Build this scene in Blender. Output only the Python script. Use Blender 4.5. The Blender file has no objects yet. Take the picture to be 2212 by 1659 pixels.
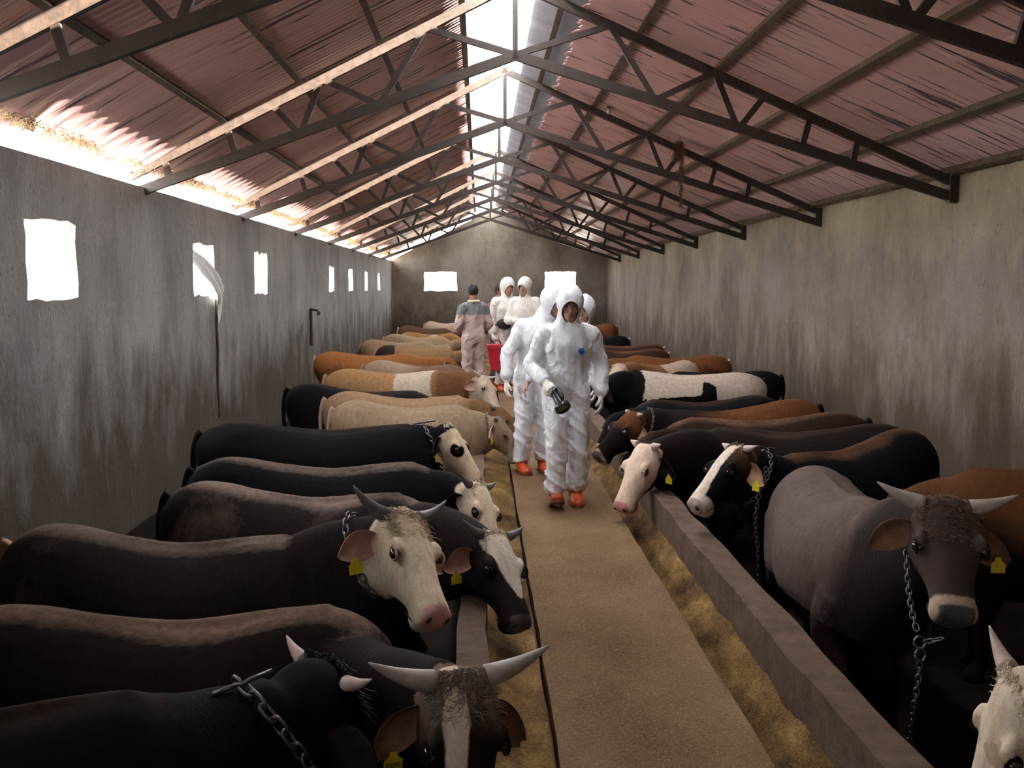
import bpy, bmesh, math, random
import numpy as np
from mathutils import Vector, Matrix, noise as mnoise
from mathutils.kdtree import KDTree

random.seed(7)
rng = np.random.default_rng(7)
scene = bpy.context.scene
COL = scene.collection

# ------------------------------------------------------------------ camera, world, sun, exposure
CAM_H = 1.66
PITCH, YAW, FPX = 0.091, 0.030, 2300.0
cam_data = bpy.data.cameras.new('camera')
cam = bpy.data.objects.new('camera', cam_data)
COL.objects.link(cam)
cam_data.sensor_width = 36.0
cam_data.lens = 36.0 * FPX / 2212.0
cam_data.clip_start = 0.05
cam_data.clip_end = 500
cam.location = (0, 0, CAM_H)
cam.rotation_euler = (math.pi / 2 - PITCH, 0, -YAW)
scene.camera = cam

world = bpy.data.worlds.new('hazy_sky')
scene.world = world
world.use_nodes = True
bg = world.node_tree.nodes['Background']
bg.inputs[0].default_value = (0.97, 0.985, 1.0, 1)
bg.inputs[1].default_value = 40.0

sun_d = bpy.data.lights.new('sun', 'SUN')
sun = bpy.data.objects.new('sun', sun_d)
COL.objects.link(sun)
sun_d.energy = 210.0
sun_d.angle = 0.01
sun_d.color = (1.0, 0.93, 0.82)
sun.rotation_euler = Vector((-1.0, 0.42, -0.50)).to_track_quat('-Z', 'Y').to_euler()

flash_d = bpy.data.lights.new('camera_flash', 'POINT')
flash = bpy.data.objects.new('camera_flash', flash_d)
COL.objects.link(flash)
flash.location = (-.05, .06, CAM_H + .05)
flash_d.energy = 14.0
flash_d.shadow_soft_size = .015

vs = scene.view_settings
vs.view_transform = 'Standard'
vs.look = 'None'
vs.exposure = 0.0
vs.gamma = 1.0
vs.use_curve_mapping = False
cy = scene.cycles
cy.use_denoising = True
cy.max_bounces = 8
cy.diffuse_bounces = 5
cy.glossy_bounces = 3
cy.transmission_bounces = 4
cy.sample_clamp_indirect = 12.0
cy.caustics_reflective = False
cy.caustics_refractive = False

def portal(name, loc, normal, sx, sy, up='Y'):
    l = bpy.data.lights.new(name, 'AREA')
    l.shape = 'RECTANGLE'
    l.size, l.size_y = sx, sy
    l.cycles.is_portal = True
    o = bpy.data.objects.new(name, l)
    COL.objects.link(o)
    o.location = loc
    n = Vector(normal).normalized()
    z = -n
    x = Vector((0, 1, 0)) if abs(n.y) < 0.9 else Vector((1, 0, 0))
    y = z.cross(x).normalized()
    x = y.cross(z).normalized()
    o.rotation_euler = Matrix((x, y, z)).transposed().to_euler()
    return o

# sizes of the barn (metres; walkway top is z = 0, the camera stands at x = y = 0)
XL, XR, YB, YE = -3.254, 4.75, -5.0, 39.75
XA, ZA = 0.35, 4.59                      # ridge line of the truss top chords
SR, SL = 0.4345, 0.497                   # slopes of the right and left roof
FLOOR = -0.60
WALK0, WALK1 = 0.278, 1.02
WINS = [(7.79, 8.77), (12.27, 13.22), (15.56, 16.50), (23.2, 24.0), (26.6, 27.5), (30.3, 31.15), (34.2, 34.9)]
def zr(x): return ZA - SR * (x - XA)
def zl(x): return ZA - SL * (XA - x)
portal('portal_ridge', (0.44, 18, 4.70), (0, 0, -1), 46, 0.30)
portal('portal_eave', (-3.55, 18, 2.75), (1, 0, 0), 46, 0.4)
for i, (a, b) in enumerate(WINS):
    portal('portal_window', (-3.48, (a + b) / 2, 1.86), (1, 0, 0), b - a, 0.62)
portal('portal_window', (-1.46, YE + .42, 1.86), (0, -1, 0), 1.3, 0.75)
portal('portal_window', (2.98, YE + .42, 1.86), (0, -1, 0), 1.3, 0.75)

# ------------------------------------------------------------------ helpers
def at(px, py, Y):
    """a point of the place at distance Y along the barn"""
    cyw, syw, cp, sp = math.cos(YAW), math.sin(YAW), math.cos(PITCH), math.sin(PITCH)
    fw = np.array([syw * cp, cyw * cp, -sp]); rt = np.array([cyw, -syw, 0.0]); up = np.cross(rt, fw)
    d = fw + rt * (px - 1106) / FPX + up * (829.5 - py) / FPX
    return d * (Y / d[1]) + np.array([0, 0, CAM_H])

def V(*a): return np.array(a, float)
def nrm(v):
    v = np.asarray(v, float); return v / (np.linalg.norm(v) + 1e-12)

def mesh_from(name, verts, faces, mats=None, smooth=False):
    me = bpy.data.meshes.new(name)
    me.from_pydata([tuple(map(float, v)) for v in verts], [], [tuple(int(i) for i in f) for f in faces])
    if mats:
        for m in (mats if isinstance(mats, (list, tuple)) else [mats]):
            me.materials.append(m)
    if smooth:
        me.polygons.foreach_set('use_smooth', [True] * len(me.polygons))
    me.update()
    return me

def link(name, me, parent=None, loc=None):
    o = bpy.data.objects.new(name, me)
    COL.objects.link(o)
    if loc is not None: o.location = loc
    if parent is not None: o.parent = parent
    return o

def thing(name, label, cat, loc=(0, 0, 0), group=None, rotz=0):
    o = bpy.data.objects.new(name, None)
    COL.objects.link(o)
    o.location = loc
    o.rotation_euler = (0, 0, rotz)
    o['label'] = label; o['category'] = cat
    if group: o['group'] = group
    return o

def tag(o, label, cat, group=None):
    o['label'] = label; o['category'] = cat
    if group: o['group'] = group
    return o

def struct(o, label=None, cat=None):
    o['kind'] = 'structure'
    if label: o['label'] = label
    if cat: o['category'] = cat
    return o

class MB:
    """collects pieces into one mesh"""
    def __init__(s): s.v = []; s.f = []; s.mi = []
    def add(s, v, f, m=0):
        n = len(s.v); s.v.extend([tuple(p) for p in v]); s.f.extend([tuple(i + n for i in q) for q in f]); s.mi.extend([m] * len(f))
    def box(s, a, b, m=0):
        (x0, y0, z0), (x1, y1, z1) = a, b
        s.add([(x0,y0,z0),(x1,y0,z0),(x1,y1,z0),(x0,y1,z0),(x0,y0,z1),(x1,y0,z1),(x1,y1,z1),(x0,y1,z1)],
              [(0,3,2,1),(4,5,6,7),(0,1,5,4),(1,2,6,5),(2,3,7,6),(3,0,4,7)], m)
    def bar(s, p, q, w, h, ref=(0, 1, 0), m=0):
        p, q = np.array(p, float), np.array(q, float)
        d = nrm(q - p); r = nrm(np.array(ref) - d * np.dot(ref, d)); u = np.cross(d, r)
        vs_ = []
        for c in (p, q):
            for a, b in ((-1,-1),(1,-1),(1,1),(-1,1)):
                vs_.append(c + r * a * w / 2 + u * b * h / 2)
        s.add(vs_, [(0,1,2,3),(7,6,5,4),(0,4,5,1),(1,5,6,2),(2,6,7,3),(3,7,4,0)], m)
    def tube(s, pts, rad, n=8, m=0):
        pts = [np.array(p, float) for p in pts]
        rad = rad if hasattr(rad, '__len__') else [rad] * len(pts)
        ref = None; rings = []
        for i, p in enumerate(pts):
            t = nrm(pts[min(i + 1, len(pts) - 1)] - pts[max(i - 1, 0)])
            if ref is None:
                ref = nrm(np.cross(t, V(0.3, 0.2, 1) if abs(t[2]) < .9 else V(1, 0.2, 0.1)))
            ref = nrm(ref - t * np.dot(ref, t)); b = np.cross(t, ref)
            rings.append([p + (ref * math.cos(a) + b * math.sin(a)) * rad[i] for a in np.linspace(0, 2 * math.pi, n, endpoint=False)])
        v = [x for r in rings for x in r]; f = []
        for i in range(len(rings) - 1):
            for j in range(n):
                k = (j + 1) % n
                f.append((i*n+j, i*n+k, (i+1)*n+k, (i+1)*n+j))
        f.append(tuple(range(n))[::-1]); f.append(tuple(range((len(rings)-1)*n, len(rings)*n)))
        s.add(v, f, m)
    def lathe(s, prof, axis_p, axis_d, n=20, m=0):
        d = nrm(axis_d); r = nrm(np.cross(d, V(0.31, 0.2, 1) if abs(d[2]) < .9 else V(1, 0, .1))); b = np.cross(d, r)
        v = []; f = []
        for (t, rad) in prof:
            for a in np.linspace(0, 2 * math.pi, n, endpoint=False):
                v.append(np.array(axis_p) + d * t + (r * math.cos(a) + b * math.sin(a)) * rad)
        for i in range(len(prof) - 1):
            for j in range(n):
                k = (j + 1) % n
                f.append((i*n+j, i*n+k, (i+1)*n+k, (i+1)*n+j))
        f.append(tuple(range(n))[::-1]); f.append(tuple(range((len(prof)-1)*n, len(prof)*n)))
        s.add(v, f, m)
    def mesh(s, name, mats, smooth=False):
        me = mesh_from(name, s.v, s.f, mats, smooth)
        if len(me.materials) > 1: me.polygons.foreach_set('material_index', s.mi)
        return me
    def build(s, name, mats, parent=None, smooth=False):
        return link(name, s.mesh(name, mats, smooth), parent)

# ------------------------------------------------------------------ materials
def new_mat(name):
    m = bpy.data.materials.new(name); m.use_nodes = True
    nt = m.node_tree
    return m, nt, nt.nodes['Principled BSDF']
def node(nt, t, **kw):
    n = nt.nodes.new(t)
    for k, v in kw.items():
        if k.startswith('i_'):
            key = k[2:]
            n.inputs[int(key) if key.isdigit() else key].default_value = v
        else: setattr(n, k, v)
    return n
def math_n(nt, op, a, b=None, clamp=False):
    n = nt.nodes.new('ShaderNodeMath'); n.operation = op; n.use_clamp = clamp
    for i, x in enumerate((a, b)):
        if x is None: continue
        if isinstance(x, (int, float)): n.inputs[i].default_value = x
        else: nt.links.new(x, n.inputs[i])
    return n.outputs[0]
def ramp(nt, fac, stops):
    n = nt.nodes.new('ShaderNodeValToRGB')
    els = n.color_ramp.elements
    while len(els) < len(stops): els.new(0.5)
    for e, (p, c) in zip(els, stops):
        e.position = p; e.color = (*c, 1) if len(c) == 3 else c
    nt.links.new(fac, n.inputs[0])
    return n.outputs[0]
def mixc(nt, fac, a, b, mode='MIX'):
    n = nt.nodes.new('ShaderNodeMix'); n.data_type = 'RGBA'; n.blend_type = mode
    for sock, x in ((n.inputs[0], fac), (n.inputs[6], a), (n.inputs[7], b)):
        if isinstance(x, (int, float)): sock.default_value = x
        elif isinstance(x, tuple): sock.default_value = (*x, 1)
        else: nt.links.new(x, sock)
    return n.outputs[2]
def tex_noise(nt, scale, detail=4, rough=.55, vec=None, dist=0):
    n = node(nt, 'ShaderNodeTexNoise'); n.inputs['Scale'].default_value = scale
    n.inputs['Detail'].default_value = detail; n.inputs['Roughness'].default_value = rough; n.inputs['Distortion'].default_value = dist
    if vec is not None: nt.links.new(vec, n.inputs['Vector'])
    return n.outputs['Fac']
def coords(nt, scale=(1, 1, 1), kind='Object'):
    tc = nt.nodes.new('ShaderNodeTexCoord'); mp = nt.nodes.new('ShaderNodeMapping')
    mp.inputs['Scale'].default_value = scale
    nt.links.new(tc.outputs[kind], mp.inputs['Vector'])
    return mp.outputs[0]
def bump(nt, b, h, strength=.4, dist=.01):
    n = nt.nodes.new('ShaderNodeBump'); n.inputs['Strength'].default_value = strength; n.inputs['Distance'].default_value = dist
    nt.links.new(h, n.inputs['Height']); nt.links.new(n.outputs[0], b.inputs['Normal'])
def attr(nt, name):
    n = nt.nodes.new('ShaderNodeAttribute'); n.attribute_name = name; return n.outputs['Fac']

def simple_mat(name, c, rough=.6, var=.25, scale=12, bumpd=.004, metal=0, spec=.3):
    m, nt, b = new_mat(name)
    f = tex_noise(nt, scale, 5, .6, coords(nt))
    lo = tuple(x * (1 - var) for x in c); hi = tuple(min(1, x * (1 + var)) for x in c)
    nt.links.new(ramp(nt, f, [(.3, lo), (.7, hi)]), b.inputs['Base Color'])
    b.inputs['Roughness'].default_value = rough; b.inputs['Metallic'].default_value = metal
    b.inputs['Specular IOR Level'].default_value = spec
    if bumpd: bump(nt, b, tex_noise(nt, scale * 4, 4, .6, coords(nt)), .5, bumpd)
    return m

def wall_mat(name, lo, mid, hi, axis, dirt_falloff, damp=False):
    m, nt, b = new_mat(name)
    sc = (1, 1, .22)
    big = tex_noise(nt, .9, 5, .6, coords(nt, (1, 1, .7)))
    streak = tex_noise(nt, 6.5, 5, .7, coords(nt, (1, 1, .3)), .8)
    fine = tex_noise(nt, 38, 4, .7, coords(nt, (1, 1, .5)))
    f = math_n(nt, 'ADD', math_n(nt, 'MULTIPLY', big, .62), math_n(nt, 'ADD', math_n(nt, 'MULTIPLY', streak, .20), math_n(nt, 'MULTIPLY', fine, .22)))
    c = ramp(nt, f, [(.36, lo), (.5, mid), (.66, hi)])
    # pits and runs of dirt
    pit = tex_noise(nt, 34, 3, .6, coords(nt, (1, 1, .5)))
    c = mixc(nt, ramp(nt, pit, [(.29, (.8, .8, .8)), (.36, (0, 0, 0))]), c, tuple(x * .45 for x in lo))
    if damp:   # pale dry band along the top, damp plaster below it, uneven edge
        tc0 = nt.nodes.new('ShaderNodeTexCoord'); sp0 = nt.nodes.new('ShaderNodeSeparateXYZ'); nt.links.new(tc0.outputs['Object'], sp0.inputs[0])
        e0 = math_n(nt, 'ADD', math_n(nt, 'SUBTRACT', sp0.outputs[2], 2.05), math_n(nt, 'MULTIPLY', math_n(nt, 'SUBTRACT', tex_noise(nt, 1.4, 4, .6, coords(nt, (1, 1, .2))), .5), 2.2))
        c = mixc(nt, math_n(nt, 'MULTIPLY', e0, 6.0, True), c, mixc(nt, 1.0, c, (1.18, 1.15, 1.0), 'MULTIPLY'))
    # splashed manure plus painted light falloff, blotched, up the wall to uneven heights
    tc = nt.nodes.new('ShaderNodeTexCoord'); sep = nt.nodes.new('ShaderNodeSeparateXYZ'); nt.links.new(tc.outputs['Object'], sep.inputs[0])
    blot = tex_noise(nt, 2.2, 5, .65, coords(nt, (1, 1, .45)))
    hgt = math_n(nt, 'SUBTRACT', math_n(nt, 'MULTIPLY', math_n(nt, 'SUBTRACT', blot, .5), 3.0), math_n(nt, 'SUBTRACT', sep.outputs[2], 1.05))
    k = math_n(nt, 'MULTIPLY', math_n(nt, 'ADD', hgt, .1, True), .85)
    c = mixc(nt, k, c, dirt_falloff)
    nt.links.new(c, b.inputs['Base Color'])
    b.inputs['Roughness'].default_value = .9; b.inputs['Specular IOR Level'].default_value = .15
    hh = math_n(nt, 'ADD', math_n(nt, 'MULTIPLY', fine, .5), math_n(nt, 'ADD', streak, math_n(nt, 'MULTIPLY', pit, .6)))
    bump(nt, b, hh, .7, .03)
    return m

MAT = {}
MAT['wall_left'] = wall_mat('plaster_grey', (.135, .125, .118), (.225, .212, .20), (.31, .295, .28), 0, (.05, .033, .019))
MAT['wall_right'] = wall_mat('plaster_tan', (.095, .076, .055), (.165, .140, .110), (.235, .207, .172), 0, (.055, .036, .021), True)
MAT['wall_end'] = wall_mat('plaster_end', (.10, .082, .060), (.175, .150, .115), (.25, .22, .18), 0, (.06, .04, .024))
MAT['steel'] = simple_mat('painted_steel', (.028, .018, .013), .55, .4, 20, .002)
MAT['chain'] = simple_mat('chain_steel', (.14, .13, .125), .4, .3, 60, .0005, .9)
MAT['floor'] = simple_mat('stall_floor', (.010, .007, .005), .95, .5, 5, .02, 0, .05)
MAT['curb'] = simple_mat('curb_concrete', (.105, .068, .047), .9, .35, 9, .012, 0, .12)
MAT['horn'] = simple_mat('horn', (.33, .29, .25), .45, .25, 30, .001)
MAT['horn_dark'] = simple_mat('horn_dark', (.12, .105, .10), .45, .25, 30, .001)
MAT['horn_pale'] = simple_mat('horn_pale', (.50, .38, .33), .45, .2, 30, .001)
MAT['hoof'] = simple_mat('hoof', (.05, .04, .035), .5, .3, 30, .001)
MAT['tag_yellow'] = simple_mat('tag_yellow', (.58, .47, .015), .45, .08, 30, 0)
MAT['ink'] = simple_mat('tag_ink', (.03, .025, .01), .6, .1, 30, 0)
MAT['black_plastic'] = simple_mat('black_plastic', (.012, .012, .013), .3, .2, 30, 0, 0, .5)
MAT['straw'] = simple_mat('straw', (.42, .30, .13), .8, .4, 25, 0)
MAT['thatch'] = simple_mat('thatch', (.20, .13, .07), .9, .5, 25, 0)
MAT['block'] = simple_mat('plastered_block', (.36, .34, .32), .9, .2, 8, .01)
MAT['boot'] = simple_mat('rubber_boot', (.50, .075, .02), .35, .2, 14, 0, 0, .5)
MAT['sole'] = simple_mat('boot_sole', (.16, .05, .025), .7, .3, 20, .002)
MAT['red_plastic'] = simple_mat('red_plastic', (.48, .012, .035), .4, .1, 12, 0, 0, .5)
MAT['hair'] = simple_mat('dark_hair', (.012, .009, .008), .6, .4, 60, .004)
MAT['lens'] = simple_mat('torch_lens', (.16, .14, .11), .08, .2, 20, 0, 0, .8)
MAT['chrome'] = simple_mat('bright_metal', (.6, .6, .6), .2, .1, 20, 0, 1.0)
MAT['badge_blue'] = simple_mat('badge_blue', (.02, .13, .36), .5, .1, 20, 0)
MAT['badge_dark'] = simple_mat('badge_dark', (.01, .02, .06), .5, .1, 20, 0)
MAT['rust'] = simple_mat('rusty_iron', (.07, .045, .03), .8, .4, 25, .003)
MAT['ground'] = simple_mat('dry_ground', (.60, .54, .45), .95, .2, .6, .02)
MAT['glass_bulb'] = simple_mat('bulb_glass', (.55, .5, .42), .1, .1, 10, 0, 0, .6)

def walk_mat():
    m, nt, b = new_mat('walkway_concrete')
    big = tex_noise(nt, 1.3, 5, .6, coords(nt, (1, .6, 1)))
    fine = tex_noise(nt, 55, 4, .7, coords(nt))
    chaff = tex_noise(nt, 140, 2, .6, coords(nt, (1, .6, 1)))
    c = ramp(nt, math_n(nt, 'ADD', math_n(nt, 'MULTIPLY', big, .6), math_n(nt, 'MULTIPLY', fine, .4)), [(.36, (.082, .045, .021)), (.5, (.150, .092, .048)), (.66, (.215, .145, .084))])
    c = mixc(nt, ramp(nt, chaff, [(.60, (0, 0, 0)), (.66, (1, 1, 1))]), c, (.30, .20, .085))
    c = mixc(nt, ramp(nt, tex_noise(nt, 30, 2, .5, coords(nt)), [(.27, (1, 1, 1)), (.33, (0, 0, 0))]), c, (.10, .06, .03))
    nt.links.new(c, b.inputs['Base Color']); b.inputs['Roughness'].default_value = .92
    b.inputs['Specular IOR Level'].default_value = .15
    bump(nt, b, math_n(nt, 'ADD', fine, chaff), .5, .008)
    return m
MAT['walk'] = walk_mat()

def feed_mat():
    m, nt, b = new_mat('feed_chaff')
    big = tex_noise(nt, 4.5, 5, .6, coords(nt, (1, .5, 1)))
    fine = tex_noise(nt, 90, 4, .7, coords(nt))
    c = ramp(nt, math_n(nt, 'ADD', math_n(nt, 'MULTIPLY', big, .6), math_n(nt, 'MULTIPLY', fine, .4)), [(.40, (.045, .024, .010)), (.52, (.16, .092, .032)), (.66, (.34, .22, .085))])
    nt.links.new(c, b.inputs['Base Color']); b.inputs['Roughness'].default_value = .95; b.inputs['Specular IOR Level'].default_value = .1
    bump(nt, b, fine, .8, .012)
    return m
MAT['feed'] = feed_mat()

def pink_mat():
    m, nt, b = new_mat('pink_roof_lining')
    big = tex_noise(nt, .8, 4, .55, coords(nt, (1, .7, 1)))
    c = ramp(nt, big, [(.3, (.54, .315, .315)), (.5, (.63, .385, .38)), (.7, (.69, .45, .44))])
    # open creases and missing flecks that run down the slope
    crease = tex_noise(nt, 1.0, 4, .6, coords(nt, (1.1, 17, 1.1)), .3)
    patch = tex_noise(nt, .55, 3, .5, coords(nt))
    k = math_n(nt, 'ADD', crease, math_n(nt, 'MULTIPLY', math_n(nt, 'SUBTRACT', patch, .5), .45))
    mask = ramp(nt, k, [(.365, (1, 1, 1)), (.40, (0, 0, 0))])
    c = mixc(nt, mask, c, (.06, .035, .05))
    nt.links.new(c, b.inputs['Base Color']); b.inputs['Roughness'].default_value = .38; b.inputs['Specular IOR Level'].default_value = .5
    bump(nt, b, crease, .35, .02)
    return m
MAT['pink'] = pink_mat()
MAT['grey_sheet'] = simple_mat('zinc_sheet', (.44, .45, .48), .45, .2, 3, 0, .3)

def translucent_mat():
    m, nt, b = new_mat('translucent_sheet')
    tr = nt.nodes.new('ShaderNodeBsdfTranslucent'); df = nt.nodes.new('ShaderNodeBsdfDiffuse'); mx = nt.nodes.new('ShaderNodeMixShader')
    c = ramp(nt, tex_noise(nt, 2.2, 5, .65, coords(nt, (1, 3, 1))), [(.28, (.55, .45, .50)), (.5, (.80, .78, .82)), (.7, (.86, .86, .90))])
    nt.links.new(c, tr.inputs[0]); df.inputs[0].default_value = (.7, .68, .7, 1)
    mx.inputs[0].default_value = .55
    nt.links.new(tr.outputs[0], mx.inputs[1]); nt.links.new(df.outputs[0], mx.inputs[2])
    nt.links.new(mx.outputs[0], nt.nodes['Material Output'].inputs[0])
    return m
MAT['translucent'] = translucent_mat()

def cloth_mat(name, c, scale=16, strength=.5):
    m, nt, b = new_mat(name)
    tc = coords(nt, (1, 1, .75))
    def ridge(sc, dist):
        n = node(nt, 'ShaderNodeTexNoise'); n.inputs['Scale'].default_value = sc; n.inputs['Detail'].default_value = 3; n.inputs['Distortion'].default_value = dist
        nt.links.new(tc, n.inputs['Vector'])
        return math_n(nt, 'POWER', math_n(nt, 'SUBTRACT', 1.0, math_n(nt, 'MULTIPLY', math_n(nt, 'ABSOLUTE', math_n(nt, 'SUBTRACT', n.outputs['Fac'], .5)), 3.5), True), 2.0)
    f = tex_noise(nt, 4, 3, .5, tc)
    nt.links.new(ramp(nt, f, [(.3, tuple(x * .9 for x in c)), (.7, c)]), b.inputs['Base Color'])
    b.inputs['Roughness'].default_value = .5; b.inputs['Specular IOR Level'].default_value = .35
    h = math_n(nt, 'ADD', ridge(scale * .55, .6), math_n(nt, 'MULTIPLY', ridge(scale * 1.4, 1.0), .5))
    bump(nt, b, h, strength, .03)
    return m
MAT['suit'] = cloth_mat('white_coverall', (.78, .79, .82), 11, .28)
MAT['suit_warm_light'] = cloth_mat('white_coverall_warm_light', (.70, .66, .60), 11, .28)  # same white cloth as the other suits, warm light put into its colour
MAT['suit_pink'] = cloth_mat('faded_pink_coverall', (.50, .37, .34), 14, .4)
MAT['suit_grey'] = cloth_mat('grey_yoke', (.15, .16, .15), 14, .3)
MAT['shirt_red'] = cloth_mat('red_shirt', (.28, .05, .04), 14, .3)
MAT['trouser_dark'] = cloth_mat('dark_trousers', (.05, .05, .055), 14, .3)
MAT['collar_yellow'] = cloth_mat('pale_yellow_collar', (.62, .58, .35), 14, .2)
MAT['glove'] = cloth_mat('latex_glove', (.72, .69, .64), 30, .3)
MAT['tarp'] = cloth_mat('white_plastic_sheet', (.75, .74, .72), 14, .4)
MAT['pouch'] = simple_mat('black_pouch', (.02, .02, .02), .7, .3, 30, .003)

def skin_mat(name, c, lip):
    m, nt, b = new_mat(name)
    f = tex_noise(nt, 25, 4, .6, coords(nt))
    col = ramp(nt, f, [(.3, tuple(x * .85 for x in c)), (.7, tuple(x * 1.1 for x in c))])
    col = mixc(nt, attr(nt, 'lip'), col, lip)
    col = mixc(nt, attr(nt, 'brow'), col, (.03, .02, .015))
    nt.links.new(col, b.inputs['Base Color']); b.inputs['Roughness'].default_value = .5
    b.inputs['Specular IOR Level'].default_value = .3
    b.inputs['Subsurface Weight'].default_value = .05
    return m
MAT['skin'] = skin_mat('skin', (.42, .23, .165), (.36, .155, .12))
MAT['skin_dark'] = skin_mat('skin_tanned', (.30, .16, .105), (.24, .09, .07))
MAT['eye_white_shaded'] = simple_mat('eye_white_shaded', (.34, .28, .25), .2, .05, 20, 0, 0, .5)  # eye white darkened in its colour to look shadowed
MAT['iris'] = simple_mat('dark_iris', (.02, .012, .008), .1, .1, 20, 0, 0, .6)

def eye_mat():
    m, nt, b = new_mat('cattle_eye')
    nt.links.new(ramp(nt, tex_noise(nt, 20, 2, .5, coords(nt)), [(.3, (.006, .005, .006)), (.7, (.02, .015, .012))]), b.inputs['Base Color'])
    b.inputs['Roughness'].default_value = .04; b.inputs['Specular IOR Level'].default_value = .8
    b.inputs['Coat Weight'].default_value = 1.0; b.inputs['Coat Roughness'].default_value = .02
    return m
MAT['eye'] = eye_mat()

def coat_mat(name, a, bcol, w=(.74, .66, .54), nose=(.50, .27, .25), rough=.82, k=1.0):
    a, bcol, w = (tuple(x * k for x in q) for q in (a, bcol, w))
    """a: main coat, bcol: second coat colour, w: white patches, nose: bare muzzle skin"""
    m, nt, b = new_mat(name)
    tc = coords(nt)
    n1 = tex_noise(nt, 7, 5, .65, tc); n2 = tex_noise(nt, 70, 4, .7, tc); n3 = tex_noise(nt, 28, 4, .7, coords(nt, (1, 1, .35)))
    def wob(v, amp, soft):
        k = math_n(nt, 'ADD', v, math_n(nt, 'MULTIPLY', math_n(nt, 'SUBTRACT', math_n(nt, 'ADD', math_n(nt, 'MULTIPLY', n1, .5), math_n(nt, 'MULTIPLY', n3, .5)), .5), amp))
        return math_n(nt, 'ADD', math_n(nt, 'MULTIPLY', k, 1 / soft), .5, True)
    col = mixc(nt, wob(attr(nt, 'dark'), .5, .55), a, bcol)  # second tone: coat markings, and painted toplight on some spines
    hair = math_n(nt, 'ADD', math_n(nt, 'MULTIPLY', n2, .35), math_n(nt, 'MULTIPLY', n3, .65))
    col = mixc(nt, .55, col, mixc(nt, 1.0, col, ramp(nt, hair, [(.3, (.35, .35, .35)), (.7, (1.4, 1.4, 1.4))]), 'MULTIPLY'))
    wcol = mixc(nt, ramp(nt, hair, [(.35, (1, 1, 1)), (.6, (0, 0, 0))]), w, tuple(x * y for x, y in zip(w, (.72, .62, .48))))
    col = mixc(nt, wob(attr(nt, 'white'), .32, .10), col, wcol)
    col = mixc(nt, wob(attr(nt, 'nose'), .10, .10), col, nose)
    nt.links.new(col, b.inputs['Base Color'])
    rg = nt.nodes.new('ShaderNodeMix'); rg.inputs[2].default_value = rough; rg.inputs[3].default_value = .33
    nt.links.new(wob(attr(nt, 'nose'), .05, .1), rg.inputs[0]); nt.links.new(rg.outputs[0], b.inputs['Roughness'])
    b.inputs['Specular IOR Level'].default_value = .06
    # skin folds across the neck + hair relief
    wr = attr(nt, 'wr')
    sn = math_n(nt, 'SINE', math_n(nt, 'ADD', math_n(nt, 'MULTIPLY', attr(nt, 'sp'), 230), math_n(nt, 'MULTIPLY', n1, 2.5)))
    h = math_n(nt, 'ADD', math_n(nt, 'MULTIPLY', hair, .5), math_n(nt, 'MULTIPLY', math_n(nt, 'MULTIPLY', sn, wr), .08))
    bump(nt, b, h, .6, .016)
    return m

# ------------------------------------------------------------------ lofted, voxel-fused organic bodies
def catmull(P, n):
    P = np.asarray(P, float)
    Q = np.vstack([2 * P[0] - P[1], P, 2 * P[-1] - P[-2]])
    out = []
    for i in range(len(P) - 1):
        p0, p1, p2, p3 = Q[i:i + 4]
        for t in np.linspace(0, 1, n, endpoint=False):
            out.append(.5 * ((2 * p1) + (-p0 + p2) * t + (2 * p0 - 5 * p1 + 4 * p2 - p3) * t * t + (-p0 + 3 * p1 - 3 * p2 + p3) * t ** 3))
    out.append(P[-1])
    return np.array(out)

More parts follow.
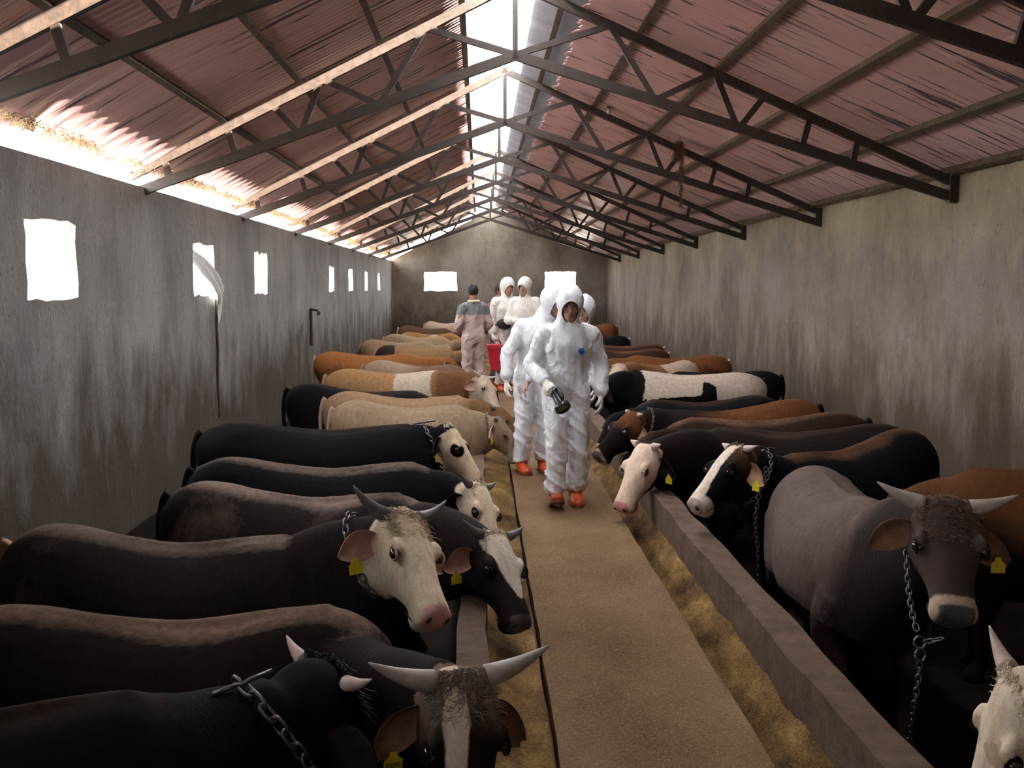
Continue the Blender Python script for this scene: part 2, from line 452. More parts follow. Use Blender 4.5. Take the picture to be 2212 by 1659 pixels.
class Org:
    def __init__(s): s.v = []; s.f = []; s.a = []; s.n = 0
    def rings(s, R, A):
        """R: (k, m, 3) ring points; A: (k, m, c) attributes"""
        R = np.asarray(R); A = np.asarray(A); k, m, _ = R.shape
        n0 = s.n
        s.v.append(R.reshape(-1, 3)); s.a.append(A.reshape(-1, A.shape[-1]))
        for i in range(k - 1):
            for j in range(m):
                q = (j + 1) % m
                s.f.append((n0+i*m+j, n0+i*m+q, n0+(i+1)*m+q, n0+(i+1)*m+j))
        s.n += k * m
        for i, rev in ((0, True), (k - 1, False)):
            s.v.append(R[i].mean(0, keepdims=True)); s.a.append(A[i].mean(0, keepdims=True))
            c = s.n; s.n += 1
            for j in range(m):
                q = (j + 1) % m
                t = (n0+i*m+j, n0+i*m+q, c)
                s.f.append(t[::-1] if not rev else (t[1], t[0], t[2]) if False else ((t[1], t[0], t[2]) if rev else t))
    def tube(s, pts, ra, rb, ref, a0, sub=5, m=14, ex=1.0):
        """elliptic tube: ra along ref side, rb along the third axis; a0: attribute rows per point"""
        pts = np.asarray(pts, float); K = len(pts)
        ra = np.broadcast_to(np.asarray(ra, float), (K,)); rb = np.broadcast_to(np.asarray(rb, float), (K,))
        a0 = np.asarray(a0, float)
        if a0.ndim == 1: a0 = np.repeat(a0[None], K, 0)
        ref = np.asarray(ref, float)
        if ref.ndim == 1: ref = np.repeat(ref[None], K, 0)
        D = catmull(np.hstack([pts, ra[:, None], rb[:, None], ref, a0]), sub)
        C = D[:, :3]; T = np.gradient(C, axis=0)
        th = np.linspace(0, 2 * math.pi, m, endpoint=False); cs, sn = np.cos(th), np.sin(th)
        if ex != 1.0:
            cs = np.sign(cs) * np.abs(cs) ** ex; sn = np.sign(sn) * np.abs(sn) ** ex
        R = []; A = []
        for i in range(len(C)):
            t = nrm(T[i]); r = D[i, 5:8]; r = nrm(r - t * np.dot(r, t)); u = np.cross(t, r)
            R.append(C[i] + np.outer(cs, r) * max(D[i, 3], .002) + np.outer(sn, u) * max(D[i, 4], .002))
            A.append(np.repeat(D[i, 8:][None], m, 0))
        s.rings(R, A)
    def ball(s, c, r, a0, M=None, n=10, m=14):
        c = np.asarray(c, float); r = np.asarray(r, float) * np.ones(3); M = np.eye(3) if M is None else np.asarray(M)
        R = []
        th = np.linspace(0, 2 * math.pi, m, endpoint=False)
        for ph in np.linspace(-math.pi / 2 * .96, math.pi / 2 * .96, n):
            p = np.stack([np.cos(th) * math.cos(ph) * r[0], np.sin(th) * math.cos(ph) * r[1], np.full(m, math.sin(ph) * r[2])], 1)
            R.append(c + p @ M.T)
        s.rings(R, np.broadcast_to(np.asarray(a0, float), (n, m, len(a0))))
    def fuse(s, name, voxel, smooth=4, knn=3):
        v = np.concatenate(s.v); a = np.concatenate(s.a)
        me = mesh_from('raw', v, s.f)
        bm = bmesh.new(); bm.from_mesh(me); bmesh.ops.recalc_face_normals(bm, faces=bm.faces); bm.to_mesh(me); bm.free()
        o = bpy.data.objects.new('raw', me); COL.objects.link(o)
        r = o.modifiers.new('r', 'REMESH'); r.mode = 'VOXEL'; r.voxel_size = voxel
        if smooth:
            sm = o.modifiers.new('s', 'SMOOTH'); sm.factor = .5; sm.iterations = smooth
        dg = bpy.context.evaluated_depsgraph_get()
        out = bpy.data.meshes.new_from_object(o.evaluated_get(dg), depsgraph=dg)
        bpy.data.objects.remove(o); bpy.data.meshes.remove(me)
        out.name = name
        out.polygons.foreach_set('use_smooth', [True] * len(out.polygons))
        good = [i for i in range(len(v)) if a[i, 0] > -50]
        kd = KDTree(len(good))
        for i in good: kd.insert(v[i], i)
        kd.balance()
        N = len(out.vertices); co = np.empty(N * 3); out.vertices.foreach_get('co', co); co = co.reshape(-1, 3)
        at_ = np.empty((N, a.shape[1]))
        for i in range(N):
            hits = kd.find_n(co[i], knn)
            w = np.array([1 / (h[2] + .004) for h in hits]); idx = [h[1] for h in hits]
            at_[i] = (a[idx] * w[:, None]).sum(0) / w.sum()
        return out, co, at_

def set_attr(me, name, vals):
    t = me.attributes.new(name, 'FLOAT', 'POINT'); t.data.foreach_set('value', np.asarray(vals, np.float32))

# ------------------------------------------------------------------ cattle
BODY = np.array([  # x, top, bottom, half width
    [-.06, 1.12, .98, .07], [-.02, 1.19, .86, .15], [.05, 1.245, .76, .205], [.16, 1.285, .66, .255], [.32, 1.285, .60, .268],
    [.50, 1.255, .535, .305], [.72, 1.235, .495, .335], [.92, 1.24, .485, .33], [1.10, 1.28, .485, .30], [1.26, 1.305, .50, .255],
    [1.38, 1.275, .55, .225], [1.47, 1.20, .62, .19], [1.53, 1.08, .72, .12]])
HEAD = np.array([  # u, half width, dorsal, ventral
    [-.035, .045, -.005, -.10], [-.01, .085, .030, -.135], [.035, .112, .052, -.165], [.09, .116, .058, -.185], [.145, .121, .056, -.20],
    [.195, .122, .052, -.20], [.245, .104, .046, -.185], [.30, .088, .040, -.155], [.355, .078, .035, -.13], [.405, .076, .032, -.122],
    [.44, .083, .027, -.122], [.47, .080, .012, -.112], [.49, .060, -.012, -.095], [.497, .03, -.035, -.075]])

def sup(th, e):
    c, s = np.cos(th), np.sin(th)
    return np.sign(c) * np.abs(c) ** e, np.sign(s) * np.abs(s) ** e

LINK_CACHE = {}
def ear_mesh(name, mats, side):
    """cupped leaf, root at origin, grows along +X, opening faces +Y"""
    nu, nv = 10, 8; v = []; f = []; mi = []
    L, W = .20, .062
    for layer in (0, 1):
        for i in range(nu + 1):
            u = i / nu
            w = W * (math.sin(math.pi * min(1, u * .86 + .10)) ** .75) * (1 if u > .12 else .62 + u * 3.1)
            for j in range(nv + 1):
                q = j / nv * 2 - 1
                cup = (1 - q * q) * .035 * (1 - u * .55)
                v.append((u * L, -cup + .05 * u * u * .3 + (-.006 if layer else .0), q * w + .015 * math.sin(u * 2.2)))
    n = (nu + 1) * (nv + 1)
    for i in range(nu):
        for j in range(nv):
            a = i * (nv + 1) + j
            q = (a, a + 1, a + nv + 2, a + nv + 1)
            f.append(q[::-1]); mi.append(1)
            f.append(tuple(x + n for x in q)); mi.append(0)
    for i in range(nu):
        for j in (0, nv):
            a = i * (nv + 1) + j; b = a + nv + 1
            f.append((a, b, b + n, a + n)); mi.append(0)
    for j in range(nv):
        for i in (0, nu):
            a = i * (nv + 1) + j; b = a + 1
            f.append((a, b, b + n, a + n)); mi.append(0)
    me = mesh_from(name, v, f, mats, True)
    me.polygons.foreach_set('material_index', mi)
    return me

def frame_m(o, x, y, z):
    return Matrix(((x[0], y[0], z[0], o[0]), (x[1], y[1], z[1], o[1]), (x[2], y[2], z[2], o[2]), (0, 0, 0, 1)))

def tag_mesh(name, text=None):
    mb = MB()
    pts = [(-.012, .0), (.012, .0), (.016, -.018), (.034, -.032), (.034, -.075), (-.034, -.075), (-.034, -.032), (-.016, -.018)]
    n = len(pts)
    v = [(x, 0.0015, z) for x, z in pts] + [(x, -.0015, z) for x, z in pts]
    f = [tuple(range(n)), tuple(range(n, 2 * n))[::-1]] + [(i, i + n, (i + 1) % n + n, (i + 1) % n) for i in range(n)]
    mb.add(v, f)
    return mb.mesh(name, [MAT['tag_yellow']])

def text_mesh(body, size):
    cu = bpy.data.curves.new('txt', 'FONT'); cu.body = body; cu.size = size; cu.align_x = 'CENTER'; cu.align_y = 'CENTER'; cu.extrude = .0006
    o = bpy.data.objects.new('txt', cu); COL.objects.link(o)
    dg = bpy.context.evaluated_depsgraph_get()
    me = bpy.data.meshes.new_from_object(o.evaluated_get(dg), depsgraph=dg)
    bpy.data.objects.remove(o)
    return me

COWS = {}
def cow(key, label, rump, withers, poll=None, muzzle=None, w=1.0, roll=0, coat=None, pattern=None, voxel=.022, horns=None, ears=True, ear_droop=.35,
        tags=(), forelock=None, eyes=True, cat='bull', neck_lift=.0, earcol=None, tail_pale=False, hw=1.0, tagtext=None, lash=None, group='cattle tied along the left trough'):
    rump, withers = np.array(rump, float), np.array(withers, float)
    d = withers - rump; f = nrm(V(d[0], d[1], 0)); side = V(f[1], -f[0], 0); up = V(0, 0, 1)   # side: animal's right
    Lw = math.hypot(d[0], d[1]); kx = Lw / 1.21; kz = (withers[2] - FLOOR) / 1.305
    if poll is None:
        poll = withers + f * .62 + up * -.02
    poll = np.array(poll, float)
    if muzzle is None: muzzle = poll + f * .24 - up * .40
    muzzle = np.array(muzzle, float)
    org = Org(); M = 30
    th = np.linspace(0, 2 * math.pi, M, endpoint=False)
    base = V(rump[0], rump[1], FLOOR)
    rshift = rump[2] - (FLOOR + 1.245 * kz)
    kl = max(.88, min(1.12, kx))
    def bp(x, y, z):
        sh = rshift * max(0, min(1.1, 1 - (x - .05) / 1.21))
        return base + f * ((x - .05) * kx) + side * y * w + up * (z * kz + sh * max(0, (z - .4) / .85))
    # trunk
    B = catmull(BODY, 4); R = []; A = []
    ring_e = .86
    for x, t, b_, h in B:
        c, s_ = sup(th, ring_e)
        c = c * (1 - .24 * np.maximum(s_, 0) ** 2.2)          # narrower over the spine
        mid, hh = (t + b_) / 2, (t - b_) / 2
        R.append([bp(x, h * c[j], mid + hh * s_[j]) for j in range(M)])
        A.append(np.stack([np.full(M, x), np.cos(th), np.sin(th), np.zeros(M)], 1))
    org.rings(R, A)
    # head frame
    a = nrm(muzzle - poll); hl = np.linalg.norm(muzzle - poll); hs = hl / .49
    C0 = bp(1.30, 0, .93)
    t = nrm(poll - C0)
    n_ = nrm(.6 * t + .8 * up - a * np.dot(.6 * t + .8 * up, a))
    Rm = np.array(Matrix.Rotation(roll, 3, Vector(a))); n_ = Rm @ n_
    b_ax = np.cross(a, n_)              # animal's right
    def hp(u, b, n): return poll + (a * u + b_ax * b * hw + n_ * n) * hs
    # neck
    N1 = hp(.085, 0, -.085)
    dend = n_ * .6 - a * .8
    mid1 = C0 * .62 + N1 * .38 + up * (.03 + neck_lift); mid2 = C0 * .25 + N1 * .75 + up * (.015 + neck_lift * .6) - nrm(N1 - C0) * .0
    pts = [bp(1.08, 0, .90), C0, mid1, mid2, N1]
    hh = np.array([.36, .335, .265, .205, .145]) ; hh[:2] *= kz; hh[2:] *= hs
    ww = np.array([.235, .225, .165, .128, .095]); ww[:2] *= w; ww[2:] *= hs
    tang = [pts[1] - pts[0], pts[2] - pts[0], pts[3] - pts[1], pts[4] - pts[2], pts[4] - pts[3]]
    refs = []
    for i in range(5):
        k = [0, 0, .3, .7, 1][i]; dz = nrm(up * (1 - k) + dend * k); refs.append(np.cross(nrm(tang[i]), dz))
    D = catmull(np.hstack([np.array(pts), hh[:, None], ww[:, None], np.array(refs), np.array([1.1, 1.32, 1.55, 1.78, 1.98])[:, None]]), 7)
    T = np.gradient(D[:, :3], axis=0); R = []; A = []
    c, s_ = sup(th, .92)
    for i in range(len(D)):
        tt = nrm(T[i]); r = D[i, 5:8]; r = nrm(r - tt * np.dot(r, tt)); u_ = np.cross(r, tt)
        R.append(D[i, :3] + np.outer(c, r) * D[i, 4] + np.outer(s_, u_) * D[i, 3])
        A.append(np.stack([np.full(M, D[i, 8]), np.cos(th), np.sin(th), np.full(M, 1.0)], 1))
    NECK = [(D[i, :3].copy(), D[i, 3], D[i, 4], nrm(T[i]), D[i, 5:8].copy()) for i in range(len(D))]
    org.rings(R, A)
    # head
    Hd = catmull(HEAD, 4); R = []; A = []
    for u, h_, dn, vn in Hd:
        c, s_ = sup(th, .82)
        mid, hh_ = (dn + vn) / 2, (dn - vn) / 2
        c = c * np.where(s_ < 0, 1 - .42 * np.abs(s_) ** 1.6, 1 - .13 * np.abs(s_) ** 2)
        R.append([hp(u, h_ * c[j], mid + hh_ * s_[j]) for j in range(M)])
        A.append(np.stack([np.full(M, 2.0 + u), np.cos(th), np.sin(th), np.full(M, 2.0)], 1))
    org.rings(R, A)
    # brow ridges, nostril rims, cheeks, chin
    for sg in (-1, 1):
        org.ball(hp(.175, sg * .102, .026), V(.045, .024, .024) * hs, (2.185, sg, .4, 2), np.stack([a, b_ax, n_], 1))
        org.ball(hp(.468, sg * .046, -.012), V(.026, .026, .026) * hs, (2.475, sg * .5, .6, 2), np.stack([a, b_ax, n_], 1))
        org.ball(hp(.14, sg * .075, -.105), V(.10, .035, .075) * hs, (2.14, sg, -.5, 2), np.stack([a, b_ax, n_], 1))
    org.ball(hp(.43, 0, -.112), V(.05, .05, .032) * hs, (2.43, 0, -1, 2), np.stack([a, b_ax, n_], 1))
    # hip bones, pin bones, shoulder blades, spine ridge
    BM = np.stack([f, side, up], 1)
    for sg in (-1, 1):
        org.ball(bp(.25, sg * .125, 1.155), V(.17 * kx, .07, .08), (-99, 0, 0, 0), BM)
        org.ball(bp(.03, sg * .085, 1.10), V(.08, .05, .06), (-99, 0, 0, 0), BM)
        org.ball(bp(1.20, sg * .150, .92), V(.16 * kx, .088, .26), (-99, 0, 0, 0), BM)
        org.ball(bp(.17, sg * .185, .86), V(.15 * kx, .075, .22), (-99, 0, 0, 0), BM)
    org.tube([bp(x, 0, z) for x, z in ((.0, 1.19), (.2, 1.262), (.5, 1.238), (.8, 1.222), (1.1, 1.266), (1.3, 1.29))], .03, .03, side, (-99, 0, 0, 0), 4, 8)
    # legs with joints
    for sg in (-1, 1):
        fl = [bp(1.30, sg * .16, .85), bp(1.24, sg * .19, .64), bp(1.26, sg * .165, .38), bp(1.26, sg * .155, .14), bp(1.285, sg * .155, .055), bp(1.30, sg * .155, .004)]
        org.tube(fl, np.array([.10, .085, .058, .038, .05, .055]) * w, np.array([.15, .105, .06, .042, .055, .068]) * w, side, (1.26, sg, -1, 3), 4, 14)
        hl_ = [bp(.20, sg * .15, 1.0), bp(.30, sg * .185, .72), bp(.13, sg * .165, .46), bp(.10, sg * .155, .40), bp(.155, sg * .15, .13), bp(.185, sg * .15, .055), bp(.20, sg * .15, .004)]
        org.tube(hl_, np.array([.12, .105, .06, .052, .04, .052, .055]) * w, np.array([.22, .16, .075, .06, .044, .056, .068]) * w, side, (.2, sg, -1, 3), 4, 14)
    me, co, at_ = org.fuse(key, voxel, 5 if voxel < .016 else 3)
    s = at_[:, 0]; lat = at_[:, 1]; dor = at_[:, 2]; reg = at_[:, 3]
    rel = co - poll
    U = rel @ a / hs; Bq = rel @ b_ax / hs; Nq = rel @ n_ / hs
    leg = reg > 2.5
    near_head = (U > -.15) & (U < .62) & (np.abs(Bq) < .26) & (np.abs(Nq) < .36)
    head = (reg > 1.5) & ~leg & near_head
    noise_v = np.array([mnoise.noise(Vector(p) * 3.1) for p in co])
    ctx = dict(nk=(reg > .5) & ~leg, s=s, lat=lat, dor=dor, head=head | ((reg > .5) & ~leg & (s > 1.6) & (U > -.08) & near_head), leg=leg, U=U, B=Bq, N=Nq, z=co[:, 2], n=noise_v)
    white = np.full(len(s), -1.0); dark = np.full(len(s), -1.0)
    if pattern:
        wv = pattern(ctx)[0]; dv = pattern(dict(ctx, head=head))[1]
        white = np.clip(wv, -1, 1)
        face = (reg > .5) & ~leg & (s > 1.5) & near_head      # white of the face ends in a slanting cheek line
        white = np.where(face, np.minimum(white, np.minimum((Nq + .07 + .85 * U) * 6, (U + .05) * 6)), white)
        if dv is not None: dark = np.clip(dv, -1, 1)
    nose = np.where(head & (Nq > -.075), np.minimum(np.minimum((U - .447 - np.maximum(0, -Nq) * .15) * 9, .6), (.068 - np.abs(Bq)) * 9), -1.0)
    set_attr(me, 'white', white); set_attr(me, 'dark', dark); set_attr(me, 'nose', nose); set_attr(me, 'sp', s)
    set_attr(me, 'wr', np.clip(1 - np.abs(s - 1.62) / .30, 0, 1) * (~leg) * .9)
    # short curly relief on the poll
    me.materials.append(coat)
    root = thing('bull', label, cat, (float(rump[0]), float(rump[1]), FLOOR), group)
    inv = Matrix.Translation((-rump[0], -rump[1], -FLOOR))
    def put(name, m_, parent=root, mw=None):
        o = link(name, m_, parent)
        o.matrix_local = inv @ (mw if mw is not None else Matrix())
        return o
    put('body', me)
    near = voxel < .019
    # tail
    tm = MB()
    p0 = bp(-.03, 0, 1.20)
    tail = [p0, bp(-.06, .01, 1.15), bp(-.085, .02, 1.0), bp(-.075, .03, .78), bp(-.07, .03, .60), bp(-.07, .02, .44), bp(-.07, .02, .28)]
    tm.tube(catmull(tail, 4), list(np.interp(np.linspace(0, 1, 25), [0, .2, .6, .72, .85, 1], [.036, .026, .016, .02, .03, .008])), 8)
    put('tail', tm.mesh('tail', [earcol[0] if earcol else coat], True))
    # eyes
    if eyes:
        for sg in (-1, 1):
            c0 = hp(.203, sg * .112, .010)
            o_ = Org(); o_.ball(c0, .0235 * hs, (0,), None, 10, 14)
            ev = np.concatenate(o_.v)
            eo = put('eye', mesh_from('eye', ev, o_.f, MAT['eye'], True))
            if near:
                lm = MB()
                ring = [c0 + (a * math.cos(q) * .030 + n_ * math.sin(q) * .021 + b_ax * sg * (.007 + .004 * math.sin(q))) * hs for q in np.linspace(0, 2 * math.pi, 19)]
                lm.tube(ring, .0052 * hs, 6)
                l_ = lm.build('eyelid', [lash or coat], None, True); l_.parent = eo
            if near:
                nm = MB()
                o2 = Org(); o2.ball(hp(.487, sg * .045, -.020), V(.012, .011, .018) * hs, (0,), np.stack([a, b_ax, n_], 1), 8, 12)
                put('nostril', mesh_from('nostril', np.concatenate(o2.v), o2.f, MAT['ink'], True))
    if near:
        mm = MB()
        pts_ = [hp(.36, sg_ * x_, n0_) if False else None for sg_, x_, n0_ in ()]
        lip = [hp(.40, -.070, -.086), hp(.42, -.074, -.085), hp(.462, -.060, -.080), hp(.488, -.03, -.075), hp(.492, 0, -.074), hp(.488, .03, -.075), hp(.462, .060, -.080), hp(.42, .074, -.085), hp(.40, .070, -.086)]
        mm.tube(catmull(lip, 3), .003 * hs, 6)
        put('mouth_line', mm.mesh('mouth_line', [MAT['ink']], True))
    # ears
    if ears:
        ec = earcol or (coat, MAT['ear_inner'])
        for sg in (-1, 1):
            em = ear_mesh('ear', list(ec), sg)
            x_ = nrm(b_ax * sg * 1.0 - n_ * .30 + a * .22 + up * -ear_droop * .5)
            y_ = nrm(n_ * .75 + a * .55 - x_ * np.dot(n_ * .75 + a * .55, x_))
            z_ = np.cross(x_, y_)
            sc_ = hs * 1.0
            mw = frame_m(hp(.082, sg * .092, -.05), x_ * sc_, y_ * sc_, z_ * sc_)
            eo = put('ear', em, root, mw)
            which = 'R' if sg > 0 else 'L'
            for tg in tags:
                if tg == which:
                    tpos = hp(.082, sg * .092, -.05) + (x_ * .135 + y_ * .012 - up * .02) * sc_
                    ty = y_; tz = nrm(up - ty * np.dot(up, ty)); tx = np.cross(ty, tz)
                    to = put('ear_tag', tag_mesh('ear_tag'), root, frame_m(tpos, tx * sc_ * .85, ty * sc_ * .85, tz * sc_ * .85))
                    if tagtext:
                        tme = text_mesh(tagtext, .026)
                        tme.materials.append(MAT['ink'])
                        tme.transform(Matrix.Translation((0, .0025, -.052)) @ Matrix(((-1, 0, 0, 0), (0, 0, 1, 0), (0, 1, 0, 0), (0, 0, 0, 1))))
                        t2 = link('tag_number', tme, to)
    # horns
    if horns:
        Lh, curl, hm = horns[:3]; rad = horns[3] if len(horns) > 3 else .036
        for sg in (-1, 1):
            hmB = MB()
            base_h = hp(.008, sg * .082, .012)
            d0 = nrm(b_ax * sg * 1.0 + n_ * .10 - a * .15)
            d1 = nrm(-a * .8 + n_ * .45)
            P = [base_h + (d0 * (Lh * q) + d1 * (Lh * curl * q * q)) * hs for q in np.linspace(0, 1, 9)]
            hmB.tube(P, [rad * hs * r for r in (1.05, 1.0, .92, .82, .70, .57, .43, .28, .09)], 10)
            put('horn', hmB.mesh('horn', [MAT[hm]], True))
    # curly forelock: countless strands
    if forelock:
        N_, length, fm, spread = forelock
        rr = np.random.default_rng(len(label)); fb = MB()
        for _ in range(N_):
            u0 = rr.uniform(-.02, spread); b0 = rr.uniform(-.085, .085)
            p = hp(u0, b0, .046 - abs(b0) * .30)
            L_ = length * rr.uniform(.5, 1.1); dirv = nrm(a * rr.uniform(.3, 1.0) + b_ax * rr.normal(0, .55) + n_ * rr.uniform(.05, .55))
            cu = nrm(b_ax * rr.normal() * 1.3 - n_ * .7 + a * rr.normal() * .5)
            Q = [p + (dirv * q * L_ + cu * L_ * .55 * q * q + b_ax * .007 * math.sin(q * 11 + _) + a * .005 * math.cos(q * 11 + _)) * hs for q in np.linspace(0, 1, 7)]
            fb.tube(Q, [.0021 * hs, .0021 * hs, .002 * hs, .0019 * hs, .0016 * hs, .0012 * hs, .0004], 3)
        fo = put('forelock', fb.mesh('forelock', [fm], True)); fo['kind'] = 'stuff'
    COWS[key] = dict(neck=NECK, hp=hp, a=a, b=b_ax, n=n_, hs=hs, bp=bp, root=root)
    return root

def ear_in():
    m, nt, b = new_mat('ear_inner')
    c = ramp(nt, tex_noise(nt, 30, 4, .6, coords(nt)), [(.3, (.20, .10, .075)), (.55, (.40, .23, .18)), (.75, (.46, .30, .24))])
    nt.links.new(c, b.inputs['Base Color']); b.inputs['Roughness'].default_value = .6
    return m
MAT['ear_inner'] = ear_in()

# ================================================================== THE BARN
def wall_grid(name, mat, us, vs_, to_world, thick, holes, amp=.012, jag=.02):
    """a thick plastered wall in a u, v grid with ragged window openings"""
    us = sorted(set([round(u, 3) for u in us] + [round(h[i], 3) for h in holes for i in (0, 1)]))
    vs_ = sorted(set([round(v, 3) for v in vs_] + [round(h[i], 3) for h in holes for i in (2, 3)]))
    idx = {}; verts = []; faces = []
    def hole(u, v): return any(h[0] < u < h[1] and h[2] < v < h[3] for h in holes)
    def near_edge(u, v): return any(h[0] - .01 <= u <= h[1] + .01 and h[2] - .01 <= v <= h[3] + .01 for h in holes)
    def vid(i, j, k):
        key = (i, j, k)
        if key not in idx:
            u, v = us[i], vs_[j]
            du = dv = 0
            if near_edge(u, v):
                du = mnoise.noise(Vector((u * 9, v * 9, 1.3 + k))) * jag * 2; dv = mnoise.noise(Vector((u * 9, v * 9, 7.3 + k))) * jag * 2
            dn = mnoise.noise(Vector((u * 1.7, v * 1.7, 4.0))) * amp + mnoise.noise(Vector((u * 6, v * 4, 9.0))) * amp * .5 if k == 0 else 0
            idx[key] = len(verts); verts.append(to_world(u + du, v + dv, dn if k == 0 else thick))
        return idx[key]
    nu, nv = len(us) - 1, len(vs_) - 1
    solid = [[not hole((us[i] + us[i+1]) / 2, (vs_[j] + vs_[j+1]) / 2) for j in range(nv)] for i in range(nu)]
    for i in range(nu):
        for j in range(nv):
            if not solid[i][j]: continue
            faces.append((vid(i,j,0), vid(i+1,j,0), vid(i+1,j+1,0), vid(i,j+1,0)))
            faces.append((vid(i,j,1), vid(i,j+1,1), vid(i+1,j+1,1), vid(i+1,j,1)))
            for di, dj, e in ((-1,0,((0,0),(0,1))), (1,0,((1,1),(1,0))), (0,-1,((1,0),(0,0))), (0,1,((0,1),(1,1)))):
                a, b = i + di, j + dj
                if 0 <= a < nu and 0 <= b < nv and solid[a][b]: continue
                (p, q), (r, s) = e
                faces.append((vid(i+p,j+q,0), vid(i+r,j+s,0), vid(i+r,j+s,1), vid(i+p,j+q,1)))
    me = mesh_from(name, verts, faces, mat, False)
    bm = bmesh.new(); bm.from_mesh(me); bmesh.ops.recalc_face_normals(bm, faces=bm.faces); bm.to_mesh(me); bm.free()
    return struct(link(name, me))

ar = lambda a, b, s: list(np.arange(a, b + 1e-6, s))
ZWL = 2.62
holes = [(a, b, 1.56, 2.16 if a < 20 else 2.10) for a, b in WINS]
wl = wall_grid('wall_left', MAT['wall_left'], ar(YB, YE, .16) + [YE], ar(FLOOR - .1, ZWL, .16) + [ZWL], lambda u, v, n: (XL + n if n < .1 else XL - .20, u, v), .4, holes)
wr_ = wall_grid('wall_right', MAT['wall_right'], ar(YB, YE, .2) + [YE], ar(FLOOR - .1, 2.84, .2) + [2.84], lambda u, v, n: (XR - n if n < .1 else XR + .40, u, v), .4, [])
def end_z(u, v):
    top = (zr(u) + .10) if u > XA else (zl(u) - .14)
    if u < XA and u > XA - .6: top = zl(u) - .14 + .24 * (1 - (XA - u) / .6)
    k = (v - (FLOOR - .1)) / (4.6 - FLOOR + .1)
    if v <= 2.24: return v
    return 2.24 + (v - 2.24) / (4.6 - 2.24) * (top - 2.24)
wall_grid('wall_end', MAT['wall_end'], ar(XL - .32, XR + .3, .16) + [XR + .3], ar(FLOOR - .1, 2.24, .16) + [2.24] + ar(2.3, 4.6, .16) + [4.6],
          lambda u, v, n: (u, YE - n if n < .1 else YE + .4, end_z(u, v)), .4, [(-2.07, -.86, 1.515, 2.21), (2.43, 3.57, 1.53, 2.225)])
bk = MB(); bk.box((XL - .4, YB - .3, FLOOR - .1), (XR + .4, YB, 5.0))
struct(bk.build('wall_back', MAT['wall_end']))

fl = MB(); fl.box((XL - .4, YB, FLOOR - .25), (XR + .4, YE + .4, FLOOR))
struct(fl.build('floor', MAT['floor']), 'dark soiled stall floor below the cattle', 'floor')
gr = MB(); gr.box((-60, -60, -1.6), (60, 110, -.95))
struct(gr.build('ground', MAT['ground']), 'dry ground outside the barn', 'ground')

def slab(name, x0, x1, z0, z1, mat, step=.22, jit=.012):
    """long low masonry piece along the barn, slightly worn edges"""
    ys = ar(YB, YE, step); v = []; f = []
    for y in ys:
        j = [mnoise.noise(Vector((y * 2.3, k * 5.1, x0))) * jit for k in range(4)]
        v += [(x0, y, z0), (x0 + j[0], y, z1 + j[1] * .5), (x1 + j[2], y, z1 + j[3] * .5), (x1, y, z0)]
    for i in range(len(ys) - 1):
        for a, b in ((0, 1), (1, 2), (2, 3)):
            f.append((4*i+a, 4*i+b, 4*(i+1)+b, 4*(i+1)+a))
    f += [(0, 3, 2, 1), tuple(4 * (len(ys) - 1) + k for k in (0, 1, 2, 3))]
    me = mesh_from(name, v, f, mat)
    bm = bmesh.new(); bm.from_mesh(me); bmesh.ops.recalc_face_normals(bm, faces=bm.faces); bm.to_mesh(me); bm.free()
    return link(name, me)
struct(slab('walkway', WALK0, WALK1, FLOOR, 0.0, MAT['walk'], .2, .010), 'raised concrete feeding walkway strewn with chaff', 'walkway')
struct(slab('trough_bed', WALK1, 1.24, FLOOR, -.17, MAT['curb']), 'bed of the right feed trough beside the walkway', 'trough')
struct(slab('trough_bed', .03, WALK0, FLOOR, -.10, MAT['curb']), 'bed of the left feed trough beside the walkway', 'trough')
cr = tag(slab('trough_curb', 1.22, 1.37, FLOOR, .20, MAT['curb'], .12, .02), 'worn concrete trough curb on the right of the walkway', 'curb')
cl = tag(slab('trough_curb', -.10, .03, FLOOR, .16, MAT['curb'], .2, .018), 'concrete trough curb on the left, under the bulls\' heads', 'curb')
# chipped crack and joints in the right curb
def feed(name, x0, x1, zlo, zhi, label, side):
    nx, ys = 9, ar(1.5, YE - .5, .06); v = []; f = []
    for y in ys:
        for i in range(nx):
            q = i / (nx - 1); x = x0 + (x1 - x0) * q
            k = q if side > 0 else 1 - q
            h = zlo + (zhi - zlo) * k ** 1.3 + .022 * mnoise.noise(Vector((x * 9, y * 4, 2))) + .012 * mnoise.noise(Vector((x * 30, y * 22, 5)))
            v.append((x, y, h))
    for j in range(len(ys) - 1):
        for i in range(nx - 1):
            a = j * nx + i; f.append((a, a + 1, a + nx + 1, a + nx))
    o = link(name, mesh_from(name, v, f, MAT['feed'], True)); o['kind'] = 'stuff'
    return tag(o, label, 'feed')
feed('feed', WALK1 - .0, 1.225, -.15, .01, 'golden chopped feed lying in the right trough', 1)
feed('feed', .028, WALK0 - .012, -.075, -.02, 'golden chopped feed lying in the left trough', -1)

